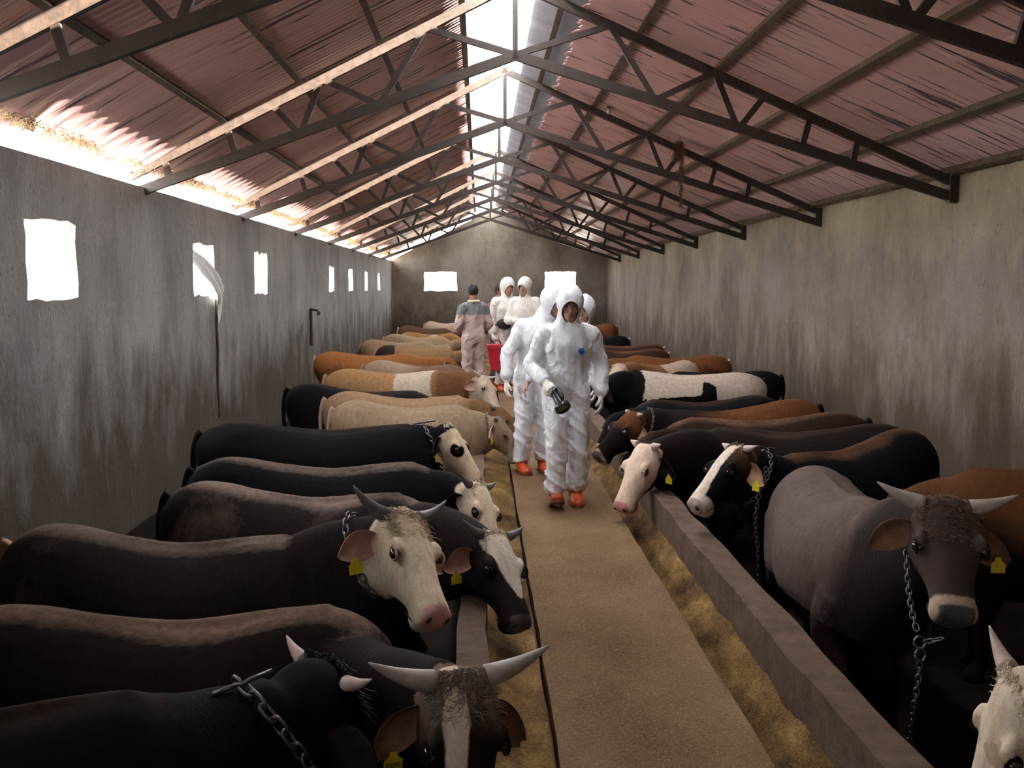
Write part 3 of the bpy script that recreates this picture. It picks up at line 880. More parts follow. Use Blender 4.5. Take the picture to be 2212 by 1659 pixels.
MAT['chaff'] = simple_mat('chaff', (.25, .17, .085), .9, .4, 25, 0, 0, .1)
sb = MB()
for _ in range(7000):
    y = 2.0 + 14 * rng.random() ** 1.7; x = rng.uniform(WALK0 + .01, WALK1 - .01) if rng.random() < .8 else rng.choice([rng.uniform(.05, .25), rng.uniform(1.03, 1.2)])
    z = .0045 if WALK0 < x < WALK1 else (-.03 if x < .5 else -.135 + (x - 1.03) * .75)
    L, an = rng.uniform(.003, .009) * (3.0 if rng.random() < .02 else 1), rng.uniform(0, math.pi)
    dx, dy = math.cos(an) * L, math.sin(an) * L; wx, wy = -math.sin(an) * .0009, math.cos(an) * .0009
    t = rng.uniform(-.004, .008)
    sb.add([(x-dx-wx, y-dy-wy, z), (x+dx-wx, y+dy-wy, z + t), (x+dx+wx, y+dy+wy, z + t), (x-dx+wx, y-dy+wy, z)], [(0, 1, 2, 3)])
o = sb.build('straw_bits', MAT['chaff']); o['kind'] = 'stuff'; tag(o, 'loose bits of straw scattered on the walkway', 'straw')

# ---------------- roof: pink lining panels, zinc sheets, translucent sheets
PW = 1.058
roof_r = thing('roof_right', 'pink lined roof slope on the right with grey zinc sheets along the ridge', 'roof'); roof_r['kind'] = 'structure'
roof_l = thing('roof_left', 'pink lined roof slope on the left with translucent sheets along the ridge', 'roof'); roof_l['kind'] = 'structure'
OFF, OFFL = .125, .095
def zls(x): return zl(x) - .10 * max(0, -2.5 - x)      # left roof sags towards the eave
def sheet(name, x0, x1, zf, dz, wave, amp, mat, nx=2, th=.012, ragged=None):
    """one roof sheet, PW wide along the barn, waves along y"""
    n = max(4, int(PW / wave * 6)) if wave else 8
    xs = np.linspace(x0, x1, nx + 1); v = []; f = []
    for lay in (0, 1):
        for x in xs:
            for j in range(n + 1):
                y = j / n * (PW + (.06 if th < .006 else -.012))
                z = zf(x) + dz + (amp * math.sin(2 * math.pi * y / wave) if wave else 0) + lay * th
                xx = x
                if ragged and x == xs[0 if ragged > 0 else -1]: xx = x + .07 * mnoise.noise(Vector((y * 7, x, 3))) + .05 * mnoise.noise(Vector((y * 23, x, 3)))
                v.append((xx, y, z))
    m = (nx + 1) * (n + 1)
    for i in range(nx):
        for j in range(n):
            a = i * (n + 1) + j
            f.append((a, a + n + 1, a + n + 2, a + 1)); f.append((a + m, a + 1 + m, a + n + 2 + m, a + n + 1 + m))
    for i in (0, nx):
        for j in range(n):
            a = i * (n + 1) + j; f.append((a, a + 1, a + 1 + m, a + m))
    for j in (0, n):
        for i in range(nx):
            a = i * (n + 1) + j; f.append((a, a + n + 1, a + n + 1 + m, a + m))
    return mesh_from(name, v, f, mat, False)
RIDGE0, RIDGE1 = .30, .58
m_pink = [sheet('lining_panel', 1.06, 2.36, zr, OFF, .106, .006, MAT['pink'], 6, ragged=1), sheet('lining_panel', 2.365, 3.55, zr, OFF, .265, .004, MAT['pink']), sheet('lining_panel', 3.555, 5.1, zr, OFF, .265, .004, MAT['pink'])]
m_zinc = sheet('zinc_sheet', RIDGE1, 5.25, zr, OFF + .035, .076, .010, MAT['grey_sheet'], 3, .004)
m_pinkl = [sheet('lining_panel', -.17, -.96, zl, OFFL, .106, .006, MAT['pink'], 4), sheet('lining_panel', -.965, -2.46, zl, OFFL, .106, .004, MAT['pink']), sheet('lining_panel', -2.465, -3.34, zls, OFFL, .265, .004, MAT['pink'], 6)]
m_zincl = sheet('zinc_sheet', -.17, -3.38, zls, OFFL + .035, .076, .010, MAT['grey_sheet'], 12, .004)
m_trans = sheet('translucent_sheet', -.22, RIDGE0, zl, OFF + .02, .076, .009, MAT['translucent'], 2, .003)
NP = int((YE + .3 - YB) / PW) + 1
for k in range(NP):
    y = YB + k * PW
    for q, m in enumerate(m_pink): link('lining_panel', m, roof_r, (0, y, random.uniform(-.004, .004)))
    link('zinc_sheet', m_zinc, roof_r, (0, y, 0))
    for q, m in enumerate(m_pinkl): link('lining_panel', m, roof_l, (0, y, random.uniform(-.004, .004)))
    link('zinc_sheet', m_zincl, roof_l, (0, y, 0))
    link('translucent_sheet', m_trans, roof_l, (0, y, 0))

mb = MB(); v = [(-.25, zl(-.25) + .20), (RIDGE0 + .1, ZA + .24), (RIDGE1 + .12, zr(RIDGE1) + .21)]
for (xa, za_), (xb, zb_) in zip(v[:-1], v[1:]):
    mb.add([(xa, YB, za_), (xb, YB, zb_), (xb, 4.6, zb_), (xa, 4.6, za_), (xa, YB, za_ + .01), (xb, YB, zb_ + .01), (xb, 4.6, zb_ + .01), (xa, 4.6, za_ + .01)], [(0, 1, 2, 3), (7, 6, 5, 4), (0, 4, 5, 1), (1, 5, 6, 2), (2, 6, 7, 3), (3, 7, 4, 0)])
mb.build('ridge_cap', MAT['grey_sheet'], roof_r)

MAT['purlin'] = simple_mat('dusty_purlin', (.065, .045, .026), .8, .5, 9, .004)
# ---------------- purlins
names = ['first', 'second', 'third', 'fourth', 'fifth', 'sixth']
for i, x in enumerate((.83, 1.57, 2.35, 3.15, 4.0, 4.66)):
    mb = MB(); z = zr(x) + .05
    mb.bar((x, YB, z + .035), (x, YE, z + .035), .055, .07, (1, 0, -SR))
    tag(mb.build('purlin', MAT['purlin']), names[i] + ' dark steel purlin from the ridge under the right roof slope', 'purlin', 'purlins under the roof')
for i, x in enumerate((-.17, -.96, -1.73, -2.47, -3.16)):
    mb = MB(); z = zl(x) + .05
    mb.bar((x, YB, z + .021), (x, YE, z + .021), .055, .042, (1, 0, SL))
    tag(mb.build('purlin', MAT['purlin']), names[i] + ' dark steel purlin from the ridge under the left roof slope', 'purlin', 'purlins under the roof')

# ---------------- trusses
def bz(x): return 3.91 - (3.91 - 2.55) * (x - XA) / (4.71 - XA) if x > XA else 3.91 - (3.91 - 2.60) * (XA - x) / (XA + 3.27)
def truss_meshes():
    out = []
    def mem(name, p, q, w, h):
        mb = MB(); mb.bar((p[0], 0, p[1]), (q[0], 0, q[1]), w, h, (0, 1, 0)); out.append((name, mb.mesh(name, [MAT['steel']])))
    T = lambda x: (x, zr(x) if x > XA else zl(x)); B = lambda x: (x, bz(x))
    mem('top_chord', (XA - .03, ZA + .015), (4.80, zr(4.80)), .06, .085); mem('top_chord', (XA + .03, ZA + .015), (-3.40, zl(-3.40)), .06, .085)
    mem('bottom_chord', (XA - .02, bz(XA)), (4.80, bz(4.80)), .06, .095); mem('bottom_chord', (XA + .02, bz(XA)), (-3.42, bz(-3.42)), .06, .095)
    mem('king_post', (XA, 3.90), (XA, ZA), .05, .055)
    for t, b in ((1.27, XA), (1.27, 1.72), (2.29, 1.72), (2.31, 2.53), (2.80, 2.56), (3.26, 3.18), (3.74, 3.69), (-.52, XA), (-.52, -.97), (-1.52, -.99), (-1.54, -1.73), (-2.01, -1.76), (-2.45, -2.37), (-3.06, -3.02)):
        mem('web', T(t), B(b), .045, .058)
    g = MB(); g.box((4.66, -.06, bz(4.71) - .05), (4.80, .06, zr(4.7) + .05)); out.append(('bearing_plate', g.mesh('bearing_plate', [MAT['steel']])))
    return out
TM = truss_meshes()
tl = ['nearest dark steel roof truss, cut by the top of the picture', 'second dark steel roof truss from the camera, its right foot largest in view', 'third dark steel roof truss from the camera, straw hanging by it',
      'fourth dark steel roof truss from the camera', 'fifth dark steel roof truss from the camera', 'sixth dark steel roof truss from the camera', 'seventh dark steel roof truss, one before the last', 'last dark steel roof truss, just in front of the far gable wall']
TY = [10.603 + 4.234 * (i - 1) for i in range(8)]
for i, y in enumerate(TY):
    t = thing('roof_truss', tl[i], 'roof truss', (0, y, 0), 'steel roof trusses')
    for n, m in TM: link(n, m, t)

# ---------------- straw and blocks under the left eave, cobwebbed straw on the right wall plate
def fringe(name, label, x, zf, n, lmin, lmax, spread, mat, y0, y1):
    mb = MB()
    for _ in range(n):
        y = rng.uniform(y0, y1)
        if mnoise.noise(Vector((y * 1.1, 3, 0))) + rng.uniform(-.25, .35) < 0: continue
        L = rng.uniform(lmin, lmax); p = V(x + rng.normal(0, spread), y, zf + rng.normal(0, .012))
        d = nrm(V(rng.normal(0, .5), rng.normal(0, .8), -rng.uniform(.15, 1)))
        q = p + d * L; r = q + nrm(d + V(rng.normal(0, .5), rng.normal(0, .5), -.3)) * L * .6; s_ = nrm(np.cross(d, V(.3, .5, .2))) * .0035
        mb.add([p - s_, p + s_, q + s_, q - s_, r], [(0, 1, 2, 3), (3, 2, 4)])
    o = mb.build(name, mat); o['kind'] = 'stuff'; return tag(o, label, 'straw')
fringe('straw_fringe', 'ragged brown straw hanging from the left eave', -3.17, 2.82, 11000, .02, .075, .045, MAT['thatch'], 5, 39)
fringe('straw_fringe', 'dusty straw caught along the top of the right wall', 4.66, 2.79, 5000, .02, .05, .02, MAT['thatch'], 5, 39)
bl = ['grey plastered block wedged under the left eave above the largest window', 'grey plastered block under the left eave by the second truss', 'grey block under the left eave beyond the second truss']
for (y, L, dz), lb in zip(((7.75, .35, 0), (9.35, .5, .03), (11.5, .45, .05)), bl):
    mb = MB(); mb.box((-3.40, y, ZWL + .155 + dz), (-3.20, y + L, ZWL + .235 + dz))
    me = mb.mesh('eave_block', [MAT['block']])
    o = link('eave_block', me); m = o.modifiers.new('b', 'BEVEL'); m.width = .015
    tag(o, lb, 'block', 'blocks under the eave')

# ---------------- plastic sheet out of the second window, cable stain, iron hook
def tarp():
    nu, nv = 26, 12; v = []; f = []
    P = [V(-3.42, 12.45, 2.10), V(-3.30, 12.60, 1.98), V(-3.20, 12.85, 1.80), V(-3.17, 13.12, 1.62), V(-3.19, 13.22, 1.50), V(-3.20, 13.22, 1.36), V(-3.21, 13.2, 1.22)]
    C = catmull(P, 5)
    W = np.interp(np.linspace(0, 1, len(C)), [0, .25, .5, .7, .85, 1], [.06, .15, .20, .13, .07, .03])
    for i, c in enumerate(C):
        for j in range(nv + 1):
            q = j / nv * 2 - 1
            v.append(c + V(.03 * math.sin(q * 8 + i * .25) * W[i] * 5, q * W[i] * .8, q * W[i] * .55))
    for i in range(len(C) - 1):
        for j in range(nv):
            a = i * (nv + 1) + j; f.append((a, a + 1, a + nv + 2, a + nv + 1))
    o = link('plastic_sheet', mesh_from('plastic_sheet', v, f, MAT['tarp'], True))
    m = o.modifiers.new('t', 'SOLIDIFY'); m.thickness = .004
    return tag(o, 'white plastic sheet blowing out through the second window on the left', 'sheet')
tarp()
mb = MB()
pts = [V(-3.235 + .006 * math.sin(z * 9), 13.21 + .05 * mnoise.noise(Vector((0, 0, z * 2.2))), z) for z in np.arange(1.50, .0, -.05)]
mb.tube(pts, list(np.linspace(.022, .012, len(pts))), 6)
tag(mb.build('hanging_rope', MAT['rust'], None, True), 'dark frayed rope hanging down the left wall below the plastic sheet', 'rope')
hk = thing('iron_bracket', 'rusty L-shaped iron pipe bracket on the left wall', 'bracket')
mb = MB(); mb.tube([V(-3.20, 20.3, z) for z in (.55, .9, 1.24)], .03, 8); mb.build('upright', MAT['rust'], hk)
mb = MB(); mb.tube([V(-3.20, 20.3, 1.24), V(-3.0, 19.9, 1.22), V(-2.85, 19.0, 1.19), V(-2.80, 18.6, 1.20)], [.022, .022, .026, .036], 8); mb.build('arm', MAT['rust'], hk)

# ---------------- things hanging from the trusses on the right
w1 = at(1316, 150, 14.8); 
lampo = thing('light_bulb', 'bare light bulb hanging on a wire from the third truss', 'light bulb')
mb = MB(); mb.tube([at(1318, 165, 14.7), at(1316, 200, 14.7), at(1315, 226, 14.7)], .006, 5); mb.build('wire', MAT['rust'], lampo)
mb = MB(); mb.lathe([(0, .016), (.03, .018), (.05, .018)], at(1315, 226, 14.7), (0, 0, -1), 10); mb.build('socket', MAT['rust'], lampo)
mb = MB(); mb.lathe([(.045, .014), (.07, .026), (.095, .032), (.115, .026), (.125, .008)], at(1315, 226, 14.7), (0, 0, -1), 12); mb.build('glass', MAT['glass_bulb'], lampo, True)
tf = MB(); c = at(1467, 318, 14.55)
for _ in range(420):
    z = rng.uniform(-.12, .09); p = c + V(rng.normal(0, .035), rng.normal(0, .035), z)
    q = p + V(rng.normal(0, .05), rng.normal(0, .05), -rng.uniform(.02, .14)); s_ = V(.002, .002, 0)
    tf.add([p - s_, p + s_, q + s_, q - s_], [(0, 1, 2, 3)])
for _ in range(160):
    z = rng.uniform(-.75, -.1); p = c + V(rng.normal(0, .012), rng.normal(0, .012), z) + V(.03, 0, 0)
    q = p + V(rng.normal(0, .02), rng.normal(0, .02), -rng.uniform(.04, .12)); s_ = V(.0022, .0022, 0)
    tf.add([p - s_, p + s_, q + s_, q - s_], [(0, 1, 2, 3)])
tf.tube([c + V(0, 0, .45), c + V(.01, 0, 0), c + V(.03, 0, -.4), c + V(.03, .01, -.78)], .004, 5)
o = tf.build('straw_tuft', MAT['thatch']); tag(o, 'shaggy straw tuft on a string hanging from the third truss', 'straw')

# ================================================================== THE CATTLE
BLACK = (.0055, .005, .0055)
ear_in_dim = None
def dors(c, w=.25, s0=-.2, s1=1.45):  # toplight along the spine, painted with the second coat colour
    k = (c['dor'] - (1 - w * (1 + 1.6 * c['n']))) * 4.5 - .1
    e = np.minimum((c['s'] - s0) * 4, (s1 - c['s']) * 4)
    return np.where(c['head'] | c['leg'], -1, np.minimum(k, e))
def NEG(c): return np.full(len(c['s']), -1.0)
def head_all(c, start=-.01, jaw=-.16):
    """white face ending in a slanting cheek line behind the eye and jaw"""
    m = np.minimum(np.minimum((c['U'] - start) * 6, (c['N'] + .06 + .85 * c['U']) * 6), np.minimum((.19 - np.abs(c['B'])) * 12, (c['N'] + .205) * 7))
    return np.where(c['nk'] & (c['U'] < .6), m, -1)
def merge(*a):
    o = a[0]
    for x in a[1:]: o = np.maximum(o, x)
    return o
hair_m = {k: simple_mat('hair_' + k, c, .7, .35, 40, 0) for k, c in dict(cream=(.60, .48, .33), brown=(.17, .11, .075), grey=(.30, .23, .18), dark=(.05, .035, .028), black=(.015, .013, .012)).items()}
ear_pink = simple_mat('ear_skin_pink', (.44, .26, .21), .8, .25, 25, .002, 0, .1)
ear_brown = simple_mat('ear_skin_brown', (.19, .095, .058), .8, .35, 25, .002, 0, .08)
ear_dark = simple_mat('ear_dark', (.011, .008, .007), .85, .4, 25, .002, 0, .05)
ear_tan = simple_mat('ear_tan', (.34, .215, .13), .8, .3, 25, .002, 0, .1)

# ---- left row, from the camera towards the gable
C1 = coat_mat('coat_black_near', BLACK, (.03, .016, .010), nose=(.03, .028, .03))
cow('L1', 'black bull nearest the camera at bottom left, chain with toggle on its neck', at(-690, 1540, 2.62), at(260, 1500, 2.62), at(690, 1452, 2.92), at(815, 1790, 3.10), w=1.0, neck_lift=-.07, coat=C1, voxel=.013,
    pattern=lambda c: (NEG(c), dors(c, .03)), horns=(.085, .25, 'horn_pale', .018), earcol=(ear_dark, ear_brown), forelock=(700, .06, hair_m['black'], .10), lash=ear_dark, ear_droop=.8)
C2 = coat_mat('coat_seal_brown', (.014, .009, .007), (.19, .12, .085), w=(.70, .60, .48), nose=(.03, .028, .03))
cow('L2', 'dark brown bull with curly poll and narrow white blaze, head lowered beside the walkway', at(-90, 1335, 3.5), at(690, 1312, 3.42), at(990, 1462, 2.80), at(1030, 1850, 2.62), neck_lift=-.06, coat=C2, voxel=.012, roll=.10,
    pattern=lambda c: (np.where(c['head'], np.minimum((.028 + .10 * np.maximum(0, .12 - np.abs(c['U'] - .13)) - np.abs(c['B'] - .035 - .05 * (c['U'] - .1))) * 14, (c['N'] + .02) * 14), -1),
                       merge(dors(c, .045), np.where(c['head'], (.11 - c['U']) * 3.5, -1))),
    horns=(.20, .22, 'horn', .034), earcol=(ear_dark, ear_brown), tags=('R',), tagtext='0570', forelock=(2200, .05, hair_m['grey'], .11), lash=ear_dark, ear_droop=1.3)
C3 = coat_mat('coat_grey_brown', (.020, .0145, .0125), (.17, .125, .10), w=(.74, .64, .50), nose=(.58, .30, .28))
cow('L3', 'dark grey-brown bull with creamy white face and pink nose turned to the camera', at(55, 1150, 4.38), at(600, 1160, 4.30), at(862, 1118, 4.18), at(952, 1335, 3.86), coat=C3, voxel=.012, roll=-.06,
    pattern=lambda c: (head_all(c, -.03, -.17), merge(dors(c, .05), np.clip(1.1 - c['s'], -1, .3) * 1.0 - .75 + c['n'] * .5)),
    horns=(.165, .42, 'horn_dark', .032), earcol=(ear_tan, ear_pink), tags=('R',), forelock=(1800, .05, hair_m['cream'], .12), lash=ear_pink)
C4 = coat_mat('coat_smoky', (.020, .0145, .0125), (.19, .135, .11), w=(.70, .64, .55), nose=(.09, .08, .08))
cow('L4', 'smoky brown bull with black cheeks and white forehead blaze, behind the white-faced bull', at(395, 1052, 5.62), at(850, 1068, 5.45), at(1062, 1158, 5.08), at(1132, 1350, 4.78), coat=C4, voxel=.013, roll=-.10,
    pattern=lambda c: (np.where(c['head'], np.minimum((np.interp(c['U'], [-.02, .12, .2, .3, .36, .40], [.12, .10, .08, .045, .02, -.06]) - np.abs(c['B'] + .012)) * 9, (c['N'] - .0) * 12), -1),
                       merge(dors(c, .08), np.clip(1.2 - c['s'], -1, .25) * 1.2 - .62 + c['n'] * .6)),
    horns=(.12, .35, 'horn_dark', .027), earcol=(ear_dark, ear_pink), tags=('R',), forelock=(300, .03, hair_m['cream'], .08), lash=ear_dark)
C5 = coat_mat('coat_black_toplit_spine', BLACK, (.17, .125, .095), w=(.72, .62, .48), nose=(.10, .08, .08))
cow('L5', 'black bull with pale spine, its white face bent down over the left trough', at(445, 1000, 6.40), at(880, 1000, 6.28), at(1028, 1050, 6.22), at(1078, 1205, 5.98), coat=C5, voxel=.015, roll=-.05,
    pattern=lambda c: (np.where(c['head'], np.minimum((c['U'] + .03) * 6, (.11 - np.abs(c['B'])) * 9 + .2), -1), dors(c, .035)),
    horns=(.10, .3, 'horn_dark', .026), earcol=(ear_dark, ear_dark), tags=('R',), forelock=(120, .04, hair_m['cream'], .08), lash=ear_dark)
C6 = coat_mat('coat_black_white_face', BLACK, (.03, .022, .02), w=(.68, .55, .40), nose=(.52, .38, .30), k=0.85)
cow('L6', 'black bull with tan-white face and black eye patch, chain toggle behind its ear', at(462, 922, 8.10), at(870, 918, 8.0), at(962, 922, 7.98), at(1040, 1040, 7.88), coat=C6, voxel=.017,
    pattern=lambda c: (np.where(c['head'], np.minimum((c['U'] - .045 - np.maximum(0, -c['N'] - .05) * 1.0) * 8, (np.sqrt(((c['U'] - .205) / .055) ** 2 + (c['N'] / .042) ** 2) - 1) * .6), -1), dors(c, .02)),
    horns=None, earcol=(ear_dark, ear_dark), tags=('R',), forelock=(120, .05, hair_m['cream'], .05), lash=ear_dark)
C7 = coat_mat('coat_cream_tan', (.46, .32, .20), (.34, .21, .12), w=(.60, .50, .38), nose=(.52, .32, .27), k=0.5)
cow('L7', 'cream tan bull in profile with dark chain collar, nose over the walkway edge', at(738, 872, 9.62), at(985, 876, 9.62), at(1072, 905, 9.60), at(1130, 992, 9.52), coat=C7, voxel=.018, w=.95,
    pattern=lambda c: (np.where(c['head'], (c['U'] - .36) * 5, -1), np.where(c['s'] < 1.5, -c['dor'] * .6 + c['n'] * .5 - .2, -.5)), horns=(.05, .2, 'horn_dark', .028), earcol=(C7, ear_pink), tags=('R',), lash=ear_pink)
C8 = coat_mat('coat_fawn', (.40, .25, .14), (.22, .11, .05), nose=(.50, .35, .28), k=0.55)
cow('L8', 'fawn bull close behind the cream one, brown head stretched over the walkway', at(722, 852, 10.55), at(985, 856, 10.5), at(1072, 884, 10.42), at(1142, 955, 10.2), coat=C8, voxel=.022, w=.95,
    pattern=lambda c: (NEG(c), np.where(c['s'] > 1.2, (c['s'] - 1.45) * 2, -.8)), horns=(.06, .3, 'horn_dark', .026), earcol=(C8, ear_tan))
C9 = coat_mat('coat_black_far', BLACK, (.035, .025, .02))
cow('L9', 'black bull standing between the fawn bull and the tan and white bull', at(640, 832, 11.4), at(890, 845, 11.3), at(960, 858, 11.3), at(1000, 905, 11.25), coat=C9, voxel=.026, earcol=(ear_dark, ear_dark), pattern=lambda c: (NEG(c), dors(c, .03)))
C10 = coat_mat('coat_tan_white_band', (.45, .25, .11), (.22, .10, .045), w=(.74, .62, .50), nose=(.50, .36, .30), k=0.55)
cow('L10', 'tan bull with white band behind the shoulder and white face', at(722, 803, 13.15), at(950, 800, 13.1), at(1043, 815, 13.0), at(1078, 885, 12.68), coat=C10, voxel=.024,
    pattern=lambda c: (merge(head_all(c, -.01, -.14), np.where(c['s'] < 1.5, np.minimum((c['s'] - .74 + c['n'] * .12) * 6, (1.19 - c['s'] + c['n'] * .06) * 6), -1)), np.where(c['s'] > 1.1, (c['s'] - 1.22) * 5, -1)),
    horns=(.13, .25, 'horn_pale', .026), earcol=(ear_tan, ear_pink))
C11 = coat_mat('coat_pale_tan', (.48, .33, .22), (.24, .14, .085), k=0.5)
cow('L11', 'pale tan bull with creamy rump just beyond the white-banded bull', at(800, 782, 15.0), at(975, 788, 15.0), at(1030, 805, 15.0), at(1050, 840, 15.0), coat=C11, voxel=.028, horns=None, pattern=lambda c: (NEG(c), np.where(c['s'] > .4, (c['s'] - .5) * 2 - np.maximum(c['dor'], 0) * .4, -1)))
C12 = coat_mat('coat_red', (.30, .115, .035), (.12, .045, .018), k=0.65)
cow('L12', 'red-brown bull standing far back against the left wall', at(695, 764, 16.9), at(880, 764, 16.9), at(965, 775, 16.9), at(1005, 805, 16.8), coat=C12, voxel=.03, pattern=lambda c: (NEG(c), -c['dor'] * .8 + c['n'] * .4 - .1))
C13 = coat_mat('coat_brown_tan', (.34, .20, .09), (.05, .03, .02), k=0.55)
cow('L13', 'brown tan bull with black rump patch beyond the red-brown bull', at(822, 750, 18.6), at(955, 748, 18.6), at(1005, 758, 18.6), at(1030, 785, 18.6), coat=C13, voxel=.032, w=1.05, pattern=lambda c: (NEG(c), np.where(c['s'] < .35, .5, -.8)))
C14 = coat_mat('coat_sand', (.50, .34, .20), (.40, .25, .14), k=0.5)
cow('L14', 'sand coloured bull, rump towards the left wall, under the iron bracket', at(788, 737, 20.5), at(915, 736, 20.5), at(965, 745, 20.5), at(985, 772, 20.5), coat=C14, voxel=.034)
C15 = coat_mat('coat_orange_tan', (.46, .24, .09), (.30, .14, .05), w=(.7, .55, .4), k=0.55)
cow('L15', 'orange tan bull with flecked pale spine left of the man in pink overalls', at(870, 720, 24.3), at(975, 720, 24.3), at(1025, 728, 24.3), at(1040, 750, 24.3), coat=C15, voxel=.036, pattern=lambda c: (np.where(c['dor'] > .8, c['n'] * 1.2 - .25, -1), c['n']))
cow('L16', 'tan bull in the far left row behind the sand coloured bull', at(838, 724, 22.6), at(950, 726, 22.6), at(1000, 735, 22.6), at(1015, 760, 22.6), coat=C14, voxel=.036)
C17 = coat_mat('coat_dark_brown_far', (.10, .05, .03), (.04, .02, .015), k=0.7)
cow('L17', 'dark brown bull far down the left row near the gable wall', at(868, 705, 28.0), at(960, 709, 28.0), at(1005, 716, 28.0), at(1018, 735, 28.0), coat=C17, voxel=.04)
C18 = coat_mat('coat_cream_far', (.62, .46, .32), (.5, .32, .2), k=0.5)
cow('L18', 'pale cream bull, farthest of the left row', at(922, 696, 32.0), at(985, 697, 32.0), at(1020, 702, 32.0), at(1030, 716, 32.0), coat=C18, voxel=.04)

# ---- right row
GR = 'cattle tied along the right trough'
CR0 = coat_mat('coat_white_corner', (.66, .55, .43), (.5, .38, .27), w=(.70, .60, .48), nose=(.5, .3, .27))
cow('R0', 'creamy white bull head with dark eye patch cut off at the bottom right corner', at(3500, 1470, 2.75), at(2640, 1480, 2.70), at(2215, 1470, 2.60), at(2085, 1800, 2.66), coat=CR0, voxel=.012, group=GR, roll=.0,
    pattern=lambda c: (NEG(c), np.where(c['head'], .5 - (((c['U'] - .2) / .055) ** 2 + (c['N'] / .055) ** 2) * .5 - .0, -1)) if False else (np.where(c['head'] & (((c['U'] - .2) / .055) ** 2 + ((c['N'] - .0) / .05) ** 2 < 1), -1, 1.0), np.full(len(c['s']), 1.0)),
    horns=(.10, .7, 'horn_pale', .028), earcol=(CR0, ear_pink), forelock=(160, .04, hair_m['cream'], .08), lash=ear_dark)
CR1 = coat_mat('coat_mouse_grey', (.105, .074, .064), (.022, .0155, .0135), w=(.44, .35, .27), nose=(.055, .05, .056))
cow('R1', 'mouse-grey bull facing the camera beside the right curb, chain hanging from its neck', at(1748, 1012, 6.15), at(1890, 1082, 4.98), at(2042, 1092, 4.22), at(2068, 1335, 3.90), coat=CR1, voxel=.012, group=GR, w=1.05, hw=1.12,
    pattern=lambda c: (np.where(c['head'], np.minimum((c['U'] - .405 - np.maximum(0, c['N']) * .3) * 8, .5), -1), np.where(c['head'], .15 - np.abs(c['B']) * 2, np.clip((c['s'] - 1.35) * 1.6, -.35, .6) - np.where(c['leg'], -.2, c['dor']) * .35 + c['n'] * .4)),
    horns=(.185, .20, 'horn', .034), earcol=(ear_brown, ear_brown), tags=('L',), forelock=(2600, .042, hair_m['brown'], .17), lash=ear_dark, ear_droop=.55)
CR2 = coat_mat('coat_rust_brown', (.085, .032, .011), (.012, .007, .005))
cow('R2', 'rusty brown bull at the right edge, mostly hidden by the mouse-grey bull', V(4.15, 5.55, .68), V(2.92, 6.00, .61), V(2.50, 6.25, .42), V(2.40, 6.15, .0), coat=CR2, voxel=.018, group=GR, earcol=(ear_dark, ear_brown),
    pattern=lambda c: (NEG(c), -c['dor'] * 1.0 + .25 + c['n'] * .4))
CR3 = coat_mat('coat_black_white_nose', BLACK, (.09, .045, .022), w=(.66, .58, .50), nose=(.32, .24, .22))
cow('R3', 'black bull with white muzzle and brown ear carrying a yellow tag, chain down its neck', at(1975, 932, 7.25), at(1715, 982, 6.55), at(1598, 970, 6.32), at(1492, 1092, 6.15), coat=CR3, voxel=.015, group=GR, roll=.12, neck_lift=-.03,
    pattern=lambda c: (np.where(c['head'], merge(np.minimum((.045 + .12 * np.maximum(0, c['U'] - .3) - np.abs(c['B'])) * 10, (c['N'] - .0) * 10), (c['U'] - .40) * 8), -1), merge(dors(c, .06), np.where(c['head'], (.10 - c['U']) * 4, -1))),
    horns=(.09, .1, 'horn_pale', .024), earcol=(ear_brown, ear_tan), tags=('L',), lash=ear_dark, forelock=(100, .03, hair_m['brown'], .05))
CR4 = coat_mat('coat_dark_chocolate', (.012, .0075, .006), (.05, .032, .024), w=(.70, .56, .46), nose=(.48, .20, .20))
cow('R4', 'dark chocolate bull with white face reaching over the right trough', at(1945, 925, 7.75), at(1560, 925, 7.85), at(1398, 962, 7.5), at(1335, 1098, 7.34), coat=CR4, voxel=.015, group=GR,
    pattern=lambda c: (np.where(c['head'], np.minimum((c['U'] - .0) * 7, (c['N'] + .07 + c['U'] * .12) * 10), -1), dors(c, .03)), horns=(.075, .15, 'horn_pale', .027), earcol=(ear_dark, ear_dark), tags=('L',), lash=ear_pink)
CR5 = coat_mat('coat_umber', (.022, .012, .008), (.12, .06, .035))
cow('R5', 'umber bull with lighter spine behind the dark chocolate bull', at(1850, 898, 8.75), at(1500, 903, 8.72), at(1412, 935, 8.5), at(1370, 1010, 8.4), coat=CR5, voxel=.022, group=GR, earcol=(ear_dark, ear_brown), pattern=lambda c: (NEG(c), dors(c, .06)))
CR6 = coat_mat('coat_chestnut', (.011, .007, .006), (.11, .042, .015), w=(.6, .5, .42), nose=(.12, .09, .08))
cow('R6', 'chestnut rumped bull with brown forehead, nose beside the front person', at(1748, 868, 9.5), at(1440, 888, 9.35), at(1372, 895, 9.2), at(1284, 985, 9.05), coat=CR6, voxel=.02, group=GR, earcol=(ear_dark, ear_tan),
    pattern=lambda c: (np.where(c['head'], (c['U'] - .46 + np.maximum(0, c['N']) * 1.0) * 8, -1), merge(np.where(c['s'] < 1.1, (.75 - c['s']) * 1.5 + c['dor'] * .3 - .1, -1), np.where(c['head'], (.10 - np.abs(c['U'] - .06)) * 5, -1))), horns=(.05, .2, 'horn_pale', .022))
CR7 = coat_mat('coat_black_right', BLACK, (.05, .026, .015))
cow('R7', 'black bull in front of the black and white bull, head behind the front person', at(1665, 860, 10.4), at(1415, 864, 10.3), at(1330, 895, 10.2), at(1290, 965, 10.1), coat=CR7, voxel=.026, group=GR, earcol=(ear_dark, ear_dark), pattern=lambda c: (NEG(c), dors(c, .03)))
